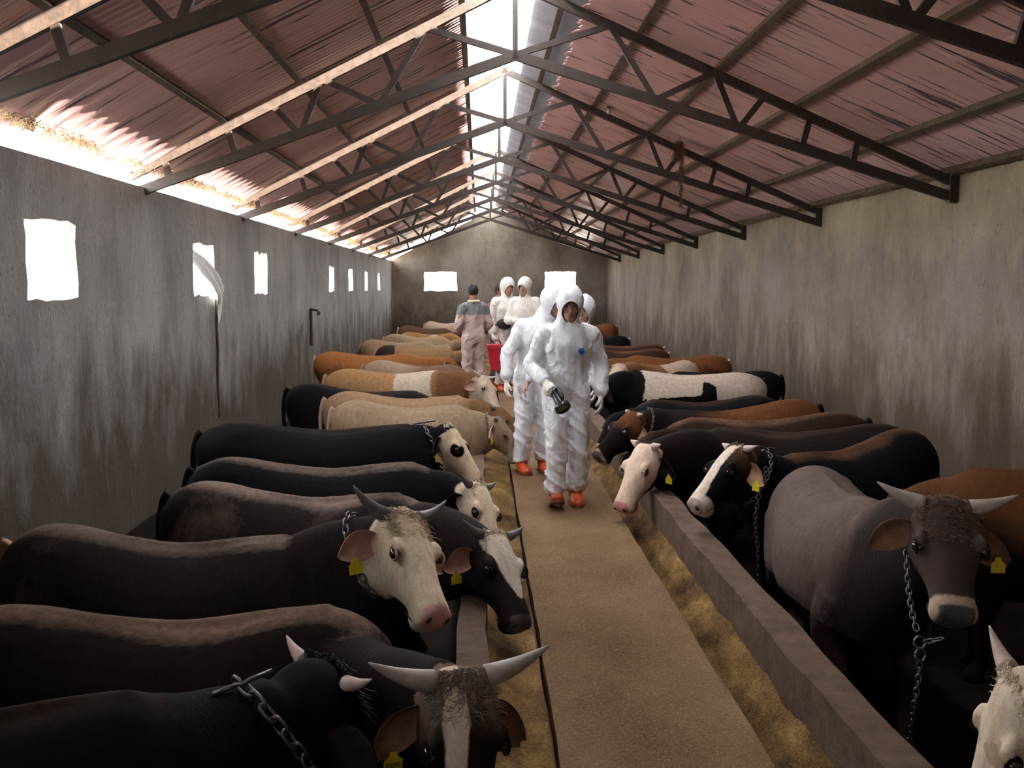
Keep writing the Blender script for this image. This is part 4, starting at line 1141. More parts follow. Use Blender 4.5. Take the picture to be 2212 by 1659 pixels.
CR8 = coat_mat('coat_black_white', BLACK, BLACK, w=(.70, .60, .52), k=0.72)
cow('R8', 'black and white patched bull with a white rump', at(1632, 812, 13.3), at(1375, 800, 13.2), at(1300, 822, 13.0), at(1250, 900, 12.9), coat=CR8, voxel=.02, group=GR, earcol=(ear_dark, ear_dark),
    pattern=lambda c: (np.where(c['head'] | c['leg'], -1, np.where(c['s'] < .5, 1.0, np.minimum((c['dor'] - .22 + c['n'] * 1.1) * 2.5, (1.22 - c['s'] + c['n'] * .1) * 6))), NEG(c)))
cow('R9', 'black bull rump standing beyond the black and white bull', at(1672, 806, 14.3), at(1470, 803, 14.3), at(1390, 822, 14.3), at(1350, 880, 14.3), coat=CR7, voxel=.028, group=GR, earcol=(ear_dark, ear_dark))
CR11 = coat_mat('coat_pied_red', (.30, .15, .06), (.3, .15, .06), w=(.76, .60, .48), k=0.6)
cow('R11', 'white and brown pied bull with a shaggy white poll beside the front person\'s elbow', at(1492, 782, 15.9), at(1385, 786, 15.3), at(1338, 790, 14.9), at(1318, 850, 14.6), coat=CR11, voxel=.026, group=GR, w=.9, earcol=(ear_tan, ear_pink), forelock=(160, .08, hair_m['cream'], .08),
    pattern=lambda c: (merge(head_all(c, -.04, -.2), np.where(c['s'] < .85, .6, -1)), NEG(c)))
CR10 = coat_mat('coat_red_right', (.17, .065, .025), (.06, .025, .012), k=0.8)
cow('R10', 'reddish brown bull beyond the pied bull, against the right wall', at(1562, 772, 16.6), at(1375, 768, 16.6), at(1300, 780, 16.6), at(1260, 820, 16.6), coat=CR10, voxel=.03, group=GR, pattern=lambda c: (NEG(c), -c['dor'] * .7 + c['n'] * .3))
CR12 = coat_mat('coat_dark_right', (.05, .022, .014), (.13, .06, .03), k=0.8)
cow('R12', 'dark brown bull beyond the reddish brown bull, the nearer of two alike', at(1435, 757, 18.9), at(1290, 754, 18.9), at(1230, 765, 18.9), at(1200, 800, 18.9), coat=CR12, voxel=.032, group=GR, pattern=lambda c: (NEG(c), dors(c, .08)))
cow('R15', 'dark brown bull beyond the reddish brown bull, the farther of two alike', at(1425, 746, 20.6), at(1290, 744, 20.6), at(1230, 755, 20.6), at(1200, 790, 20.6), coat=CR12, voxel=.034, group=GR, pattern=lambda c: (NEG(c), dors(c, .08)))
cow('R13', 'blackish bull far down the right row', at(1352, 728, 24.0), at(1245, 726, 24.0), at(1200, 735, 24), at(1180, 760, 24), coat=CR7, voxel=.038, group=GR)
cow('R14', 'brown bull farthest down the right row by the gable wall', at(1326, 701, 30.0), at(1240, 702, 30.0), at(1205, 710, 30), at(1190, 730, 30), coat=CR10, voxel=.04, group=GR)

# ================================================================== THE PEOPLE
HEADR = np.array([  # z, half width, front y, back y (face looks to -y)
    [-.118, .022, -.080, -.035], [-.108, .036, -.089, -.012], [-.085, .047, -.092, .012], [-.055, .056, -.088, .04], [-.02, .065, -.087, .072],
    [.015, .071, -.084, .090], [.05, .074, -.088, .099], [.08, .070, -.076, .092], [.105, .052, -.048, .065], [.118, .024, -.018, .03]])
def rotm(yaw=0, pitch=0, roll=0):
    return np.array(Matrix.Rotation(yaw, 3, 'Z') @ Matrix.Rotation(pitch, 3, 'X') @ Matrix.Rotation(roll, 3, 'Y'))

def hand_into(org, wrist, d, palm, thumb_side, infl=0.0, curl=.35, thumb=.5, A=(0, 0), s=1.0):
    """palm and five fingers; d: wrist to knuckles, palm: palm normal, thumb_side: towards the thumb"""
    d = nrm(d); palm = nrm(palm - d * np.dot(palm, d)); t = nrm(np.cross(d, palm)); 
    if np.dot(t, thumb_side) < 0: t = -t
    K = wrist + d * .088 * s
    org.tube([wrist - d * .03, wrist + d * .01, wrist + d * .05 * s, K + d * .006], np.array([.024, .027, .038, .036]) * s + infl, np.array([.020, .018, .016, .012]) * s + infl, t, A, 3, 12)
    for k, (off, L) in enumerate(((.029, .072), (.010, .082), (-.010, .076), (-.028, .058))):
        p = K + t * off * s - d * .012 * s; pts = [p]; ang = curl * .5; dirv = d
        for q, seg in enumerate((.42, .32, .26)):
            ang += curl * (1.0 if q else .6)
            dirv = d * math.cos(ang) + palm * math.sin(ang) + t * (.06 * (1.5 - k))
            pts.append(pts[-1] + nrm(dirv) * L * seg * s * 1.12)
        org.tube(pts, np.array([.0095, .0088, .0082, .0065]) * s + infl, np.array([.0095, .0088, .0082, .0065]) * s + infl, t, A, 3, 8)
    p = wrist + d * .028 * s + t * .026 * s; e = nrm(d * .72 + t * .62 + palm * thumb); e2 = nrm(d * .85 + t * .2 + palm * thumb * 1.3)
    org.tube([p - e * .012, p + e * .032 * s, p + e * .032 * s + e2 * .026 * s, p + e * .032 * s + e2 * .048 * s], np.array([.014, .012, .010, .007]) * s + infl, np.array([.014, .012, .010, .007]) * s + infl, t, A, 3, 8)

def person(label, base, yaw=0, s=1.0, J=None, head=(0, 0, 0), hood=True, suit='suit', skin='skin', gloves=(True, True), curls=(.35, .35), palms=(None, None), boots=True, detail=.008, suit_vox=.013, yoke=None,
           hands_vis=(True, True), hair=False, flap=False, badge=False, collar=None, legs_mat=None, seed=1):
    P = dict(pelvis=V(0, .01, .94), waist=V(0, .0, 1.08), chest=V(0, .0, 1.27), neck=V(0, .012, 1.45), head=V(0, -.012, 1.60),
             rs=V(-.175, .01, 1.36), re=V(-.245, .035, 1.12), rw=V(-.235, -.05, .885), ls=V(.175, .01, 1.36), le=V(.245, .035, 1.12), lw=V(.235, -.05, .885),
             rh=V(-.085, .01, .90), rk=V(-.098, -.02, .49), ra=V(-.105, .03, .085), lh=V(.085, .01, .90), lk=V(.098, -.02, .49), la=V(.105, .03, .085))
    for k, v in (J or {}).items(): P[k] = np.array(v, float)
    R = rotm(yaw); base = np.array(base, float)
    W = {k: base + R @ (v * s) for k, v in P.items()}
    X = R @ V(1, 0, 0); Y = R @ V(0, 1, 0); up = V(0, 0, 1)
    HM = R @ rotm(*head)
    def hpt(x, y, z): return W['head'] + HM @ (V(x, y, z) * s)
    root = thing('person', label, 'person', tuple(base), 'people in the barn')
    inv = Matrix.Translation(-Vector(base))
    def put(name, me, parent=root):
        o = link(name, me, parent); o.matrix_local = inv; return o
    # ---- body: one continuous surface with face and five-fingered hands
    org = Org(); z2 = (0, 0)
    th = np.linspace(0, 2 * math.pi, 24, endpoint=False)
    rows = catmull(HEADR, 3); RR = []
    for z, hw, fy, by in rows:
        cyy, hd = (fy + by) / 2, (by - fy) / 2
        c, s_ = sup(th, .92)
        RR.append([hpt(hw * c[j], cyy + hd * s_[j], z) for j in range(24)])
    org.rings(RR, np.zeros((len(RR), 24, 2)))
    org.tube([hpt(0, -.080, .018), hpt(0, -.093, 0), hpt(0, -.107, -.022), hpt(0, -.100, -.036)], np.array([.008, .010, .0145, .012]) * s, np.array([.010, .012, .013, .008]) * s, HM @ V(1, 0, 0), z2, 3, 10)
    for q in (-1, 1):
        org.tube([hpt(q * .010, -.088, .036), hpt(q * .030, -.089, .042), hpt(q * .052, -.076, .034)], .0065 * s, .0065 * s, up, (0, 1), 3, 8)
        org.ball(hpt(q * .073, .012, -.005), V(.009, .018, .030) * s, z2, HM, 6, 10)
        org.ball(hpt(q * .040, -.066, -.025), V(.024, .020, .024) * s, z2, HM, 6, 10)
    org.tube([hpt(-.025, -.084, -.066), hpt(-.008, -.094, -.061), hpt(.008, -.092, -.062), hpt(.025, -.084, -.066)], .0038 * s, .0038 * s, up, (1, 0), 3, 8)
    org.tube([hpt(-.022, -.083, -.070), hpt(0, -.093, -.073), hpt(.022, -.083, -.070)], .0042 * s, .0042 * s, up, (1, 0), 3, 8)
    org.tube([W['chest'] + up * .05 * s, W['neck'], hpt(0, .02, -.06)], np.array([.075, .058, .055]) * s, np.array([.06, .058, .058]) * s, X, z2, 4, 14)
    org.tube([W['pelvis'] - up * .08 * s, W['pelvis'], W['waist'], W['chest'], W['chest'] + (W['neck'] - W['chest']) * .75], np.array([.12, .155, .135, .16, .12]) * s, np.array([.09, .105, .095, .11, .08]) * s, X, z2, 4, 18)
    for q in 'rl':
        org.tube([W['chest'] * .3 + W[q + 's'] * .7, W[q + 's'], W[q + 'e'], W[q + 'w']], np.array([.06, .055, .042, .028]) * s, np.array([.06, .055, .042, .028]) * s, Y, z2, 4, 12)
        org.tube([W['pelvis'] * .4 + W[q + 'h'] * .6, W[q + 'h'], W[q + 'k'], W[q + 'a']], np.array([.085, .085, .058, .038]) * s, np.array([.085, .085, .058, .038]) * s, X, z2, 4, 12)
        org.tube([W[q + 'a'] + up * .02, W[q + 'a'] - up * .03 * s, W[q + 'a'] - up * .045 * s - Y * .09 * s, W[q + 'a'] - up * .055 * s - Y * .14 * s], np.array([.035, .036, .036, .022]) * s, np.array([.035, .032, .026, .018]) * s, X, z2, 3, 10)
    hd = {}
    for i, q in enumerate('rl'):
        d = nrm(W[q + 'w'] - W[q + 'e']); pl = palms[i]
        pn = R @ np.array(pl, float) if pl is not None else (X if q == 'r' else -X)
        ts = -Y if pl is None else (-Y - up * .2)
        hd[q] = (W[q + 'w'], d, pn, ts)
        hand_into(org, W[q + 'w'], d, pn, ts, 0.0, curls[i], .4, z2, s)
    me, co, at_ = org.fuse('body', detail, 2)
    set_attr(me, 'lip', np.clip(at_[:, 0], 0, 1)); set_attr(me, 'brow', np.clip(at_[:, 1] * 2.5 - 1.5, 0, .75))
    me.materials.append(MAT[skin]); put('body', me)
    for q in (-1, 1):
        o_ = Org(); o_.ball(hpt(q * .0315, -.0735, .013), V(.0125, .011, .0070) * s, (0,), HM, 8, 12)
        eo = put('eye', mesh_from('eye', np.concatenate(o_.v), o_.f, MAT['eye_white_shaded'], True))
        o_ = Org(); o_.ball(hpt(q * .0315, -.0838, .011), V(.0062, .003, .0055) * s, (0,), HM, 6, 10)
        put('iris', mesh_from('iris', np.concatenate(o_.v), o_.f, MAT['iris'], True), eo).matrix_local = Matrix()
        eo.children[0].matrix_parent_inverse = Matrix()
    # ---- coverall with hood
    sg = Org(); a0 = (0,)
    sh_c = W['chest'] + (W['neck'] - W['chest']) * .62
    sg.tube([W['pelvis'] - up * .13 * s, W['pelvis'] - up * .03 * s, W['waist'] - up * .02 * s, W['waist'] * .5 + W['chest'] * .5, W['chest'], sh_c, W['neck'] + up * .015 * s],
            np.array([.125, .172, .163, .172, .178, .145, .075]) * s, np.array([.105, .138, .125, .130, .134, .105, .075]) * s, X, a0, 5, 22, .92)
    for q in 'rl':
        S, E, Wt = W[q + 's'], W[q + 'e'], W[q + 'w']; d = nrm(Wt - E)
        sg.tube([sh_c * .45 + S * .55, S, S * .5 + E * .5, E, E * .5 + Wt * .5, Wt - d * .055 * s, Wt - d * .012 * s], np.array([.072, .074, .066, .062, .058, .055, .036]) * s, np.array([.074, .076, .068, .065, .060, .056, .036]) * s, Y, a0, 5, 16)
        H_, K_, A_ = W[q + 'h'], W[q + 'k'], W[q + 'a']
        sg.tube([W['pelvis'] * .45 + H_ * .55, H_, H_ * .5 + K_ * .5, K_, K_ * .45 + A_ * .55, A_ + up * .075 * s, A_ + up * .022 * s], np.array([.098, .104, .094, .085, .082, .084, .074]) * s, np.array([.112, .124, .105, .092, .090, .094, .082]) * s, X, a0, 5, 16)
    if hood:
        sg.ball(hpt(0, .012, .018), V(.108, .128, .134) * s, a0, HM, 16, 24)
        sg.tube([W['neck'] - up * .02 * s, W['neck'] + up * .03 * s, hpt(0, .02, -.05)], np.array([.10, .088, .088]) * s, np.array([.095, .09, .10]) * s, X, a0, 4, 18)
    sme, co, _ = sg.fuse('coverall', suit_vox, 2, 1)
    # creases: ridged folds pushed into the cloth
    nv = len(sme.vertices); nr = np.empty(nv * 3); sme.vertices.foreach_get('normal', nr); nr = nr.reshape(-1, 3)
    disp = np.empty(nv)
    for i in range(nv):
        p = co[i]; l = p - base; lx, ly, lz = l @ X, l @ Y, l[2]
        low = 1 / (1 + math.exp((lz / s - .62) * 14))            # trouser legs: slanting folds, trunk: long folds
        f1 = mnoise.noise(Vector((lx * 8 + seed, ly * 8, lz * 2.6 + lx * 3)))
        f2 = mnoise.noise(Vector((lx * 4 + lz * 5, ly * 5 + seed, lz * 9 + lx * 6)))
        f3 = mnoise.noise(Vector((lx * 15 + lz * 6, ly * 15, lz * 9 + seed)))
        g = lambda q: max(0, 1 - abs(q) * 4.2)
        disp[i] = ((.012 * g(f1) * (1 - .6 * low) + .013 * g(f2) * (.35 + low) + .005 * g(f3)) - .006) * s
    hl = (co - W['head']) @ HM / s      # head-local coordinates
    inhead = (np.abs(hl[:, 0]) < .13) & (hl[:, 2] > -.16) & (np.abs(hl[:, 1]) < .16)
    disp[inhead & hood] *= .45
    co2 = co + nr * disp[:, None]
    sme.vertices.foreach_set('co', co2.ravel())
    if hood:
        bm = bmesh.new(); bm.from_mesh(sme); bm.verts.ensure_lookup_table()
        kill = []
        for f in bm.faces:
            c = f.calc_center_median(); h = (np.array(c) - W['head']) @ HM / s
            if h[1] < -.035 and (h[0] / .066) ** 2 + ((h[2] + .035) / .098) ** 2 < 1: kill.append(f)
        bmesh.ops.delete(bm, geom=kill, context='FACES'); bm.to_mesh(sme); bm.free()
    else:
        bm = bmesh.new(); bm.from_mesh(sme)
        kill = [v for v in bm.verts if v.co.z > W['neck'][2] + .018 * s]
        bmesh.ops.delete(bm, geom=kill, context='VERTS'); bm.to_mesh(sme); bm.free()
    sme.materials.append(MAT[suit])
    if yoke:
        sme.materials.append(MAT[yoke]); mi = []
        for f in sme.polygons:
            c = f.center; mi.append(1 if c.z > base[2] + (1.255 if True else 0) * s else 0)
        sme.polygons.foreach_set('material_index', mi)
    if legs_mat:
        sme.materials.append(MAT[legs_mat])
        sme.polygons.foreach_set('material_index', [len(sme.materials) - 1 if f.center.z < base[2] + 1.0 * s else 0 for f in sme.polygons])
    co_ = put('coverall' if hood or yoke else 'clothes', sme)
    m = co_.modifiers.new('t', 'SOLIDIFY'); m.thickness = .004; m.offset = -1
    if hood:   # elastic rim of the hood
        mb = MB(); ring = []
        for q in np.linspace(0, 2 * math.pi, 29):
            x, z = math.cos(q) * .068, math.sin(q) * .100 - .035
            yy = .012 - .128 * math.sqrt(max(.05, 1 - (x / .108) ** 2 - ((z - .018) / .134) ** 2)) if z > -.09 else -.070
            ring.append(hpt(x, yy - .002, z))
        mb.tube(ring, .0055 * s, 6); put('hood_rim', mb.mesh('hood_rim', [MAT[suit]], True))
    if collar:
        mb = MB(); ring = [W['neck'] + up * .012 * s + X * math.cos(q) * .076 * s + Y * math.sin(q) * .076 * s for q in np.linspace(0, 2 * math.pi, 21)]
        mb.tube(ring, .024 * s, 8); put('collar', mb.mesh('collar', [MAT[collar]], True))
    # ---- gloves, boots
    for i, q in enumerate('rl'):
        if gloves[i]:
            g = Org(); w_, d, pn, ts = hd[q]
            g.tube([w_ - d * .06 * s, w_ - d * .02 * s, w_], np.array([.040, .036, .032]) * s, np.array([.036, .032, .026]) * s, X, (0,), 3, 12)
            hand_into(g, w_, d, pn, ts, .0028, curls[i], .4, (0,), s)
            gm, _, _ = g.fuse('glove', detail * .75, 2, 1); gm.materials.append(MAT['glove']); put('glove', gm)
        if boots:
            A_ = W[q + 'a']; tip = nrm(W[q + 'a'] * 0 - Y)
            b = Org(); z0 = A_[2] - .085 * s
            f0 = V(A_[0], A_[1], z0)
            fd = J.get(q + 'f') if J and (q + 'f') in J else None
            Fd = R @ nrm(fd) if fd is not None else -Y
            upv = nrm(up - Fd * np.dot(up, Fd)); 
            b.tube([A_ + upv * .05 * s, A_ - upv * .02 * s], np.array([.058, .055]) * s, np.array([.062, .062]) * s, X, (0,), 4, 14)
            b.tube([f0 - Fd * .06 * s + upv * .045 * s, f0 - Fd * .035 * s + upv * .05 * s, f0 + Fd * .05 * s + upv * .05 * s, f0 + Fd * .13 * s + upv * .042 * s, f0 + Fd * .19 * s + upv * .036 * s, f0 + Fd * .215 * s + upv * .03 * s], np.array([.025, .044, .048, .055, .048, .02]) * s, np.array([.03, .046, .050, .042, .032, .014]) * s, X, (0,), 4, 16)
            bmh, _, _ = b.fuse('boot', .011, 2, 1); bmh.materials.append(MAT['boot']); bo = put('boot', bmh)
            so = MB()
            out = [(-.068, .028), (-.05, .046), (.05, .050), (.13, .058), (.19, .048), (.22, .02)]
            loop = [(x_, y_) for x_, y_ in out] + [(x_, -y_) for x_, y_ in out[::-1]]
            n = len(loop); sd = np.cross(Fd, upv)
            v = [f0 + Fd * x_ * s + sd * y_ * s + upv * zz * s for zz in (.0, .022) for x_, y_ in loop]
            so.add(v, [tuple(range(n))[::-1], tuple(range(n, 2 * n))] + [(k, (k + 1) % n, (k + 1) % n + n, k + n) for k in range(n)])
            so.build('sole', MAT['sole'], bo)
    if flap:   # storm flap over the zip
        mb = MB(); pts = [W['neck'] - Y * .085 * s + up * .0, W['chest'] - Y * .150 * s + up * .05 * s, W['chest'] - Y * .153 * s, W['waist'] * .5 + W['chest'] * .5 - Y * .148 * s, W['waist'] - Y * .143 * s, W['pelvis'] - Y * .150 * s]
        C = catmull(np.array(pts), 5)
        for i in range(len(C) - 1): mb.bar(C[i], C[i + 1], .028 * s, .006 * s, X)
        put('zip_flap', mb.mesh('zip_flap', [MAT[suit]]))
    if hair:
        h = Org(); h.ball(hpt(0, .018, .030), V(.082, .100, .100) * s, (0,), HM, 14, 20)
        hm, hco, _ = h.fuse('hair', .009, 1, 1)
        bm = bmesh.new(); bm.from_mesh(hm); kill = []
        for v in bm.verts:
            q = (np.array(v.co) - W['head']) @ HM / s
            if q[1] < -.02 and q[2] < .062: kill.append(v)
            elif q[2] < -.045: kill.append(v)
        bmesh.ops.delete(bm, geom=kill, context='VERTS')
        for v in bm.verts:
            v.co += v.normal * .006 * mnoise.noise(v.co * 70)
        bm.to_mesh(hm); bm.free(); hm.materials.append(MAT['hair']); ho = put('hair', hm); m = ho.modifiers.new('t', 'SOLIDIFY'); m.thickness = .008
    return W, R, hpt, root, inv

# front person, torch in the right hand, stepping forward
W1, R1_, H1, root1, inv1 = person('person in white hooded coverall walking in front, black torch in one gloved hand', (.655, 8.02, 0), yaw=.04, s=.968, head=(-.06, .34, .03),
    J=dict(pelvis=(0, .03, .94), waist=(0, .0, 1.08), chest=(0, -.035, 1.27), neck=(.0, -.06, 1.45), head=(.01, -.115, 1.585), rs=(-.180, -.03, 1.345), re=(-.275, .01, 1.10), rw=(-.185, -.19, .985),
           ls=(.180, -.03, 1.345), le=(.275, .02, 1.10), lw=(.262, -.06, .86), rh=(-.085, .03, .90), rk=(-.088, -.09, .50), ra=(-.095, -.10, .098), rf=(0, -1, .33), lk=(.092, .0, .49), la=(.078, .05, .085)),
    curls=(.75, .35), palms=((.5, .2, -.6), (-.9, .2, 0)), flap=True, detail=.0062, suit_vox=.011, seed=1)
mb = MB(); bp_ = W1['chest'] + R1_ @ V(.085, -.148, -.045)
mb.lathe([(0, .026), (.004, .026)], bp_, R1_ @ V(.25, -1, .1), 20); bo = mb.build('badge', MAT['badge_blue'], root1); bo.matrix_local = inv1
mb = MB(); q = bp_ + R1_ @ V(.001, -.0045, 0)
mb.add([q + R1_ @ V(*p) for p in ((-.015, 0, -.004), (.0, -.001, .006), (.018, -.001, .008), (.012, -.001, -.010), (-.004, -.001, -.014))], [(0, 1, 2, 3, 4)])
e = mb.build('badge_mark', MAT['badge_dark'], bo)
# torch
gp = W1['rw'] + nrm(W1['rw'] - W1['re']) * .085 + R1_ @ V(.03, -.01, -.035)
ax = nrm(R1_ @ V(.36, -.62, -.68)); T0 = gp - ax * .035 + R1_ @ V(.012, 0, -.022)
tor = thing('torch', 'black handheld torch lamp with round lens held by the front person', 'torch', tuple(T0)); tinv = Matrix.Translation(-Vector(T0))
def tp(name, mbx, mat, smooth=True):
    o = link(name, mbx.mesh(name, [mat], smooth), tor); o.matrix_local = tinv; return o
mb = MB(); mb.lathe([(-.02, .018), (-.015, .030), (.07, .033), (.10, .036), (.125, .050), (.128, .050)], T0, ax, 22); tp('housing', mb, MAT['black_plastic'])
mb = MB(); mb.lathe([(.118, .052), (.120, .060), (.152, .060), (.156, .056), (.156, .048), (.146, .048), (.146, .050)], T0, ax, 24); tp('bezel', mb, MAT['black_plastic'])
mb = MB(); mb.lathe([(.143, .0495), (.147, .0495), (.150, .02)], T0, ax, 24); tp('lens', mb, MAT['lens'])
hu = nrm(V(0, 0, 1) - ax * ax[2]); mb = MB()
mb.tube(catmull(np.array([T0 - ax * .01 + hu * .028, T0 + ax * .0 + hu * .062, T0 + ax * .045 + hu * .066, T0 + ax * .085 + hu * .058, T0 + ax * .10 + hu * .034]), 4), .011, 8); tp('handle', mb, MAT['black_plastic'])

# second person leaning to look, left of the front person
person('person in white hooded coverall leaning over behind the front person, arm hanging down', (.475, 9.45, 0), yaw=.25, s=.97, head=(.25, .35, -.25),
    J=dict(pelvis=(.02, .05, .94), waist=(.02, .0, 1.08), chest=(.03, -.07, 1.27), neck=(.09, -.10, 1.44), head=(.135, -.15, 1.575), rs=(-.13, -.06, 1.345), re=(-.26, -.05, 1.10), rw=(-.285, -.10, .86),
           ls=(.23, -.08, 1.345), le=(.29, -.05, 1.10), lw=(.27, -.12, .88)), curls=(.3, .35), detail=.008, seed=7)
# third person, almost hidden
person('person in white hooded coverall almost hidden directly behind the front person', (.76, 9.0, 0), yaw=-.1, s=.915, head=(-.3, .2, 0),
    J=dict(rs=(-.20, .0, 1.37), re=(-.31, .02, 1.10), rw=(-.385, -.04, .93), head=(.13, -.02, 1.60), neck=(.09, .0, 1.46), chest=(.05, 0, 1.27)), gloves=(False, True), curls=(.35, .3), seed=4, detail=.008)
# far pair
W4, R4_, H4, root4, inv4 = person('person in cream-white hooded coverall carrying a red bucket, black pouch at the waist', (.43, 16.9, 0), yaw=.25, s=1.04, head=(.2, .30, .05), suit='suit_warm_light', seed=11, detail=.011, suit_vox=.016,
    J=dict(rw=(-.245, -.06, .87)), curls=(.9, .4))
person('person in cream-white hooded coverall standing beside the one with the bucket', (.70, 16.6, 0), yaw=-.25, s=1.04, head=(-.35, .30, .0), suit='suit_warm_light', seed=15, detail=.011, suit_vox=.016,
    J=dict(rw=(-.10, -.22, 1.08), re=(-.25, -.02, 1.10), lw=(.10, -.24, 1.10), le=(.25, -.02, 1.10)), gloves=(True, True))
person('dark-haired person in a red shirt behind the coverall wearers', (.34, 17.9, 0), yaw=.75, s=.99, head=(.2, .1, 0), hood=False, hair=True, suit='shirt_red', legs_mat='trouser_dark', gloves=(False, False), skin='skin_dark', seed=19, detail=.011, suit_vox=.016)
person('dark-haired person in faded pink overalls with grey shoulders, back to the camera', (-.10, 16.3, 0), yaw=math.pi + .35, s=.985, head=(-.35, .12, 0), hood=False, hair=True, suit='suit_pink', yoke='suit_grey', collar='collar_yellow', skin='skin_dark', gloves=(False, False), seed=23, detail=.011, suit_vox=.015,
    J=dict(rw=(-.16, -.22, 1.02), lw=(.16, -.22, 1.02), re=(-.26, .02, 1.10), le=(.26, .02, 1.10)))
# red bucket hanging from the hand
hb = W4['rw'] + V(0.0, 0, -.12)
bk_ = thing('bucket', 'red plastic feed bucket narrowing to its base, carried by a far person', 'bucket', tuple(hb + V(.03, -.05, -.46))); bi = Matrix.Translation(-Vector(bk_.location))
c0 = hb + V(.04, -.05, -.02)
def frustum(mb, c, h, a0, b0, a1, b1, m=0):
    v = [c + V(x * a, y * b, z) for a, b, z in ((a0, b0, 0), (a1, b1, -h)) for x, y in ((-1, -1), (1, -1), (1, 1), (-1, 1))]
    mb.add(v, [(0, 1, 2, 3), (7, 6, 5, 4), (0, 4, 5, 1), (1, 5, 6, 2), (2, 6, 7, 3), (3, 7, 4, 0)], m)
mb = MB(); frustum(mb, c0 + V(0, 0, -.06), .36, .122, .10, .072, .075); o = mb.build('tub', MAT['red_plastic'], bk_); o.matrix_local = bi; m = o.modifiers.new('b', 'BEVEL'); m.width = .012; m.segments = 2
mb = MB(); frustum(mb, c0, .075, .128, .106, .128, .106); o = mb.build('lid', MAT['red_plastic'], bk_); o.matrix_local = bi; m = o.modifiers.new('b', 'BEVEL'); m.width = .01; m.segments = 2
mb = MB(); mb.tube(catmull(np.array([c0 + V(-.09, 0, 0), c0 + V(-.06, 0, .055), c0 + V(0, 0, .07), c0 + V(.06, 0, .055), c0 + V(.09, 0, 0)]), 4), .009, 6); o = mb.build('handle', MAT['black_plastic'], bk_); o.matrix_local = bi
# waist pouch
pc = W4['waist'] + R4_ @ V(-.10, -.16, -.05)
po = thing('waist_pouch', 'black waist pouch slung round the hips of the person with the bucket', 'pouch', tuple(pc)); pi_ = Matrix.Translation(-Vector(pc))
g = Org(); g.ball(pc, V(.12, .055, .085), (0,), R4_ @ rotm(0, 0, .2), 10, 16); pm, _, _ = g.fuse('bag', .014, 2, 1); pm.materials.append(MAT['pouch']); o = link('bag', pm, po); o.matrix_local = pi_
mb = MB(); mb.tube(catmull(np.array([W4['waist'] + R4_ @ V(math.cos(q) * .205, math.sin(q) * .165, -.03 + .03 * math.cos(q)) for q in np.linspace(0, 2 * math.pi, 13)]), 3), .014, 6); o = mb.build('strap', MAT['pouch'], po); o.matrix_local = pi_

# ================================================================== CHAINS
def link_mesh(L, wdt, r):
    mb = MB(); pts = []
    for q in np.linspace(0, 2 * math.pi, 17):
        c, s = math.cos(q), math.sin(q)
        pts.append(V(np.sign(c) * (L / 2 - wdt / 2) * (1 if abs(c) > .05 else 0) + c * wdt / 2, s * wdt / 2, 0))
    mb.tube(pts, r, 6)
    return mb.mesh('link', [MAT['chain']], True)
def ring_mesh(R, r):
    mb = MB(); mb.tube([V(math.cos(q) * R, math.sin(q) * R, 0) for q in np.linspace(0, 2 * math.pi, 21)], r, 7)
    return mb.mesh('ring', [MAT['chain']], True)
def chain(label, path, L=.042, wd=.024, r=.0042, toggle=None, rings=()):
    path = catmull(np.array(path), 8)
    root = thing('neck_chain', label, 'chain', tuple(path[0]))
    inv = Matrix.Translation(-Vector(path[0]))
    lm = link_mesh(L, wd, r)
    seg = np.linalg.norm(np.diff(path, axis=0), axis=1); cum = np.concatenate([[0], np.cumsum(seg)])
    pitch = L - 2 * r * 1.15; n = max(1, int(cum[-1] / pitch))
    for i in range(n):
        q = (i + .5) * pitch
        p = np.array([np.interp(q, cum, path[:, k]) for k in range(3)]); p2 = np.array([np.interp(q + .01, cum, path[:, k]) for k in range(3)])
        p1 = np.array([np.interp(q - .01, cum, path[:, k]) for k in range(3)])
        x = nrm(p2 - p1); y = nrm(np.cross(x, V(.2, 1, .15))); 
        if i % 2: y = np.cross(x, y)
        z = np.cross(x, y)
        o = link('link', lm, root); o.matrix_local = inv @ frame_m(p, x, y, z)
    for (c, R, nrmv) in rings:
        z = nrm(nrmv); x = nrm(np.cross(z, V(.1, .2, 1))); y = np.cross(z, x)
        o = link('ring', ring_mesh(R, .0055), root); o.matrix_local = inv @ frame_m(c, x, y, z)
    if toggle:
        a, b = np.array(toggle[0]), np.array(toggle[1]); m = (a + b) / 2; tb = MB()
        tb.tube([a, m * .75 + a * .25, m + (V(0, 0, -.006)), m * .75 + b * .25, b], .007, 8)
        o = tb.build('toggle_bar', MAT['chain'], root, True); o.matrix_local = inv
    return root

def neck_at(key, k):
    N = COWS[key]['neck']; i = int(round(k * (len(N) - 1))); return N[i]
def neck_pt(key, k, th, off=.012):
    """surface point on the neck: th measured from the animal's right (0) over the crest (pi/2)"""
    c, h, w_, t, r = neck_at(key, k)
    r = nrm(r - t * np.dot(r, t)); u = np.cross(r, t)
    return c + r * math.cos(th) * (w_ + off) + u * math.sin(th) * (h + off)

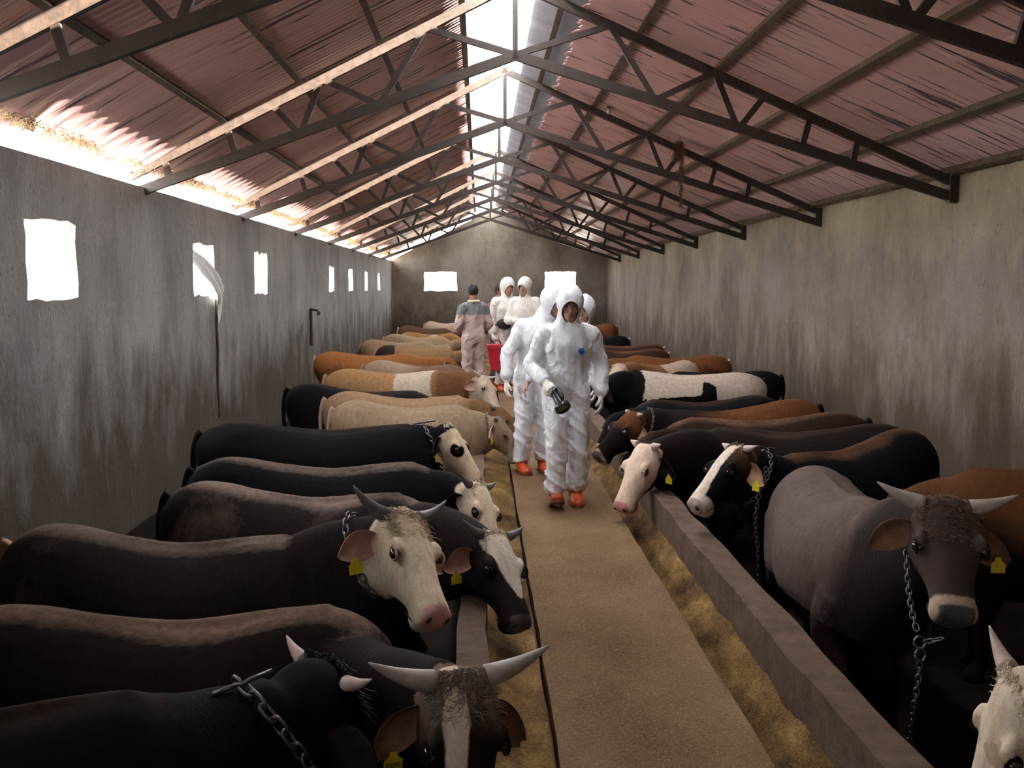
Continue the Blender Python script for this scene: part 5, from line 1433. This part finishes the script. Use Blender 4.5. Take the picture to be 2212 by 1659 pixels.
def neck_arc(key, k, t0, t1, n=9, off=.014): return [neck_pt(key, k, t, off) for t in np.linspace(t0, t1, n)]
def side_to_cam(key, k):
    c, h, w_, t, r = neck_at(key, k)
    return 0 if np.dot(r, V(0, -1, 0)) > 0 else math.pi
def collar(label, key, k, t1=-.9, t0=1.75, toggle=True, **kw):
    s = side_to_cam(key, k)
    arc = neck_arc(key, k, t0, t1) if s == 0 else neck_arc(key, k, math.pi - t0, math.pi - t1)
    tg = None
    if toggle:
        c, h, w_, t, r = neck_at(key, k); p = arc[1]; th_ = nrm(V(t[0], t[1], t[2] * .25)); tg = (p - th_ * .085 + V(0, 0, .012), p + th_ * .085 + V(0, 0, .012))
    return chain(label, arc, toggle=tg, **kw)
collar('steel chain with toggle bar over the neck of the nearest black bull', 'L1', .84, L=.058, wd=.032, r=.0058)
collar('steel chain under the ear of the white-faced bull with pink nose', 'L3', .80, toggle=False, L=.045, rings=())
collar('bright chain with toggle behind the ear of the tan-faced black bull', 'L6', .84)
collar('dark chain collar around the throat of the cream tan bull', 'L7', .86, toggle=False, L=.036, wd=.022, r=.0036)
collar('thin chain with toggle down the neck of the black bull with white muzzle', 'R3', .78, t1=-1.2, L=.034, wd=.02, r=.0034)
collar('chain around the neck of the chestnut rumped bull', 'R6', .80, toggle=False, L=.03, wd=.018, r=.003)
R1 = COWS['R1']
pA = [at(1958, 1190, 4.30), at(1962, 1260, 4.22), at(1972, 1330, 4.12), at(1985, 1372, 4.05)]
ringc = at(1987, 1388, 4.02); ring2 = at(1988, 1416, 4.02)
chain('chain collar with two rings hanging under the chin of the mouse-grey bull', pA, L=.036, wd=.02, r=.0038, rings=((ringc, .024, V(.1, -1, .1)), (ring2, .024, V(.3, -1, .2))))
chain('short chain from the rings to the chin of the mouse-grey bull', [at(1998, 1388, 4.02), at(2020, 1383, 3.99), at(2052, 1376, 3.98)], L=.045, wd=.02, r=.0038)
chain('tether chain dropping from the rings of the mouse-grey bull behind the curb', [at(1987, 1430, 4.02), at(1982, 1480, 4.02), at(1972, 1540, 4.03), at(1962, 1610, 4.05), at(1956, 1680, 4.07)], L=.036, wd=.02, r=.0038)
chain('tether chain dropping beside the mouse-grey bull from the white-muzzled bull', [at(1655, 1010, 6.2), at(1642, 1060, 6.15), at(1632, 1120, 6.12), at(1638, 1200, 6.10), at(1634, 1265, 6.10)], L=.036, wd=.020, r=.0034)
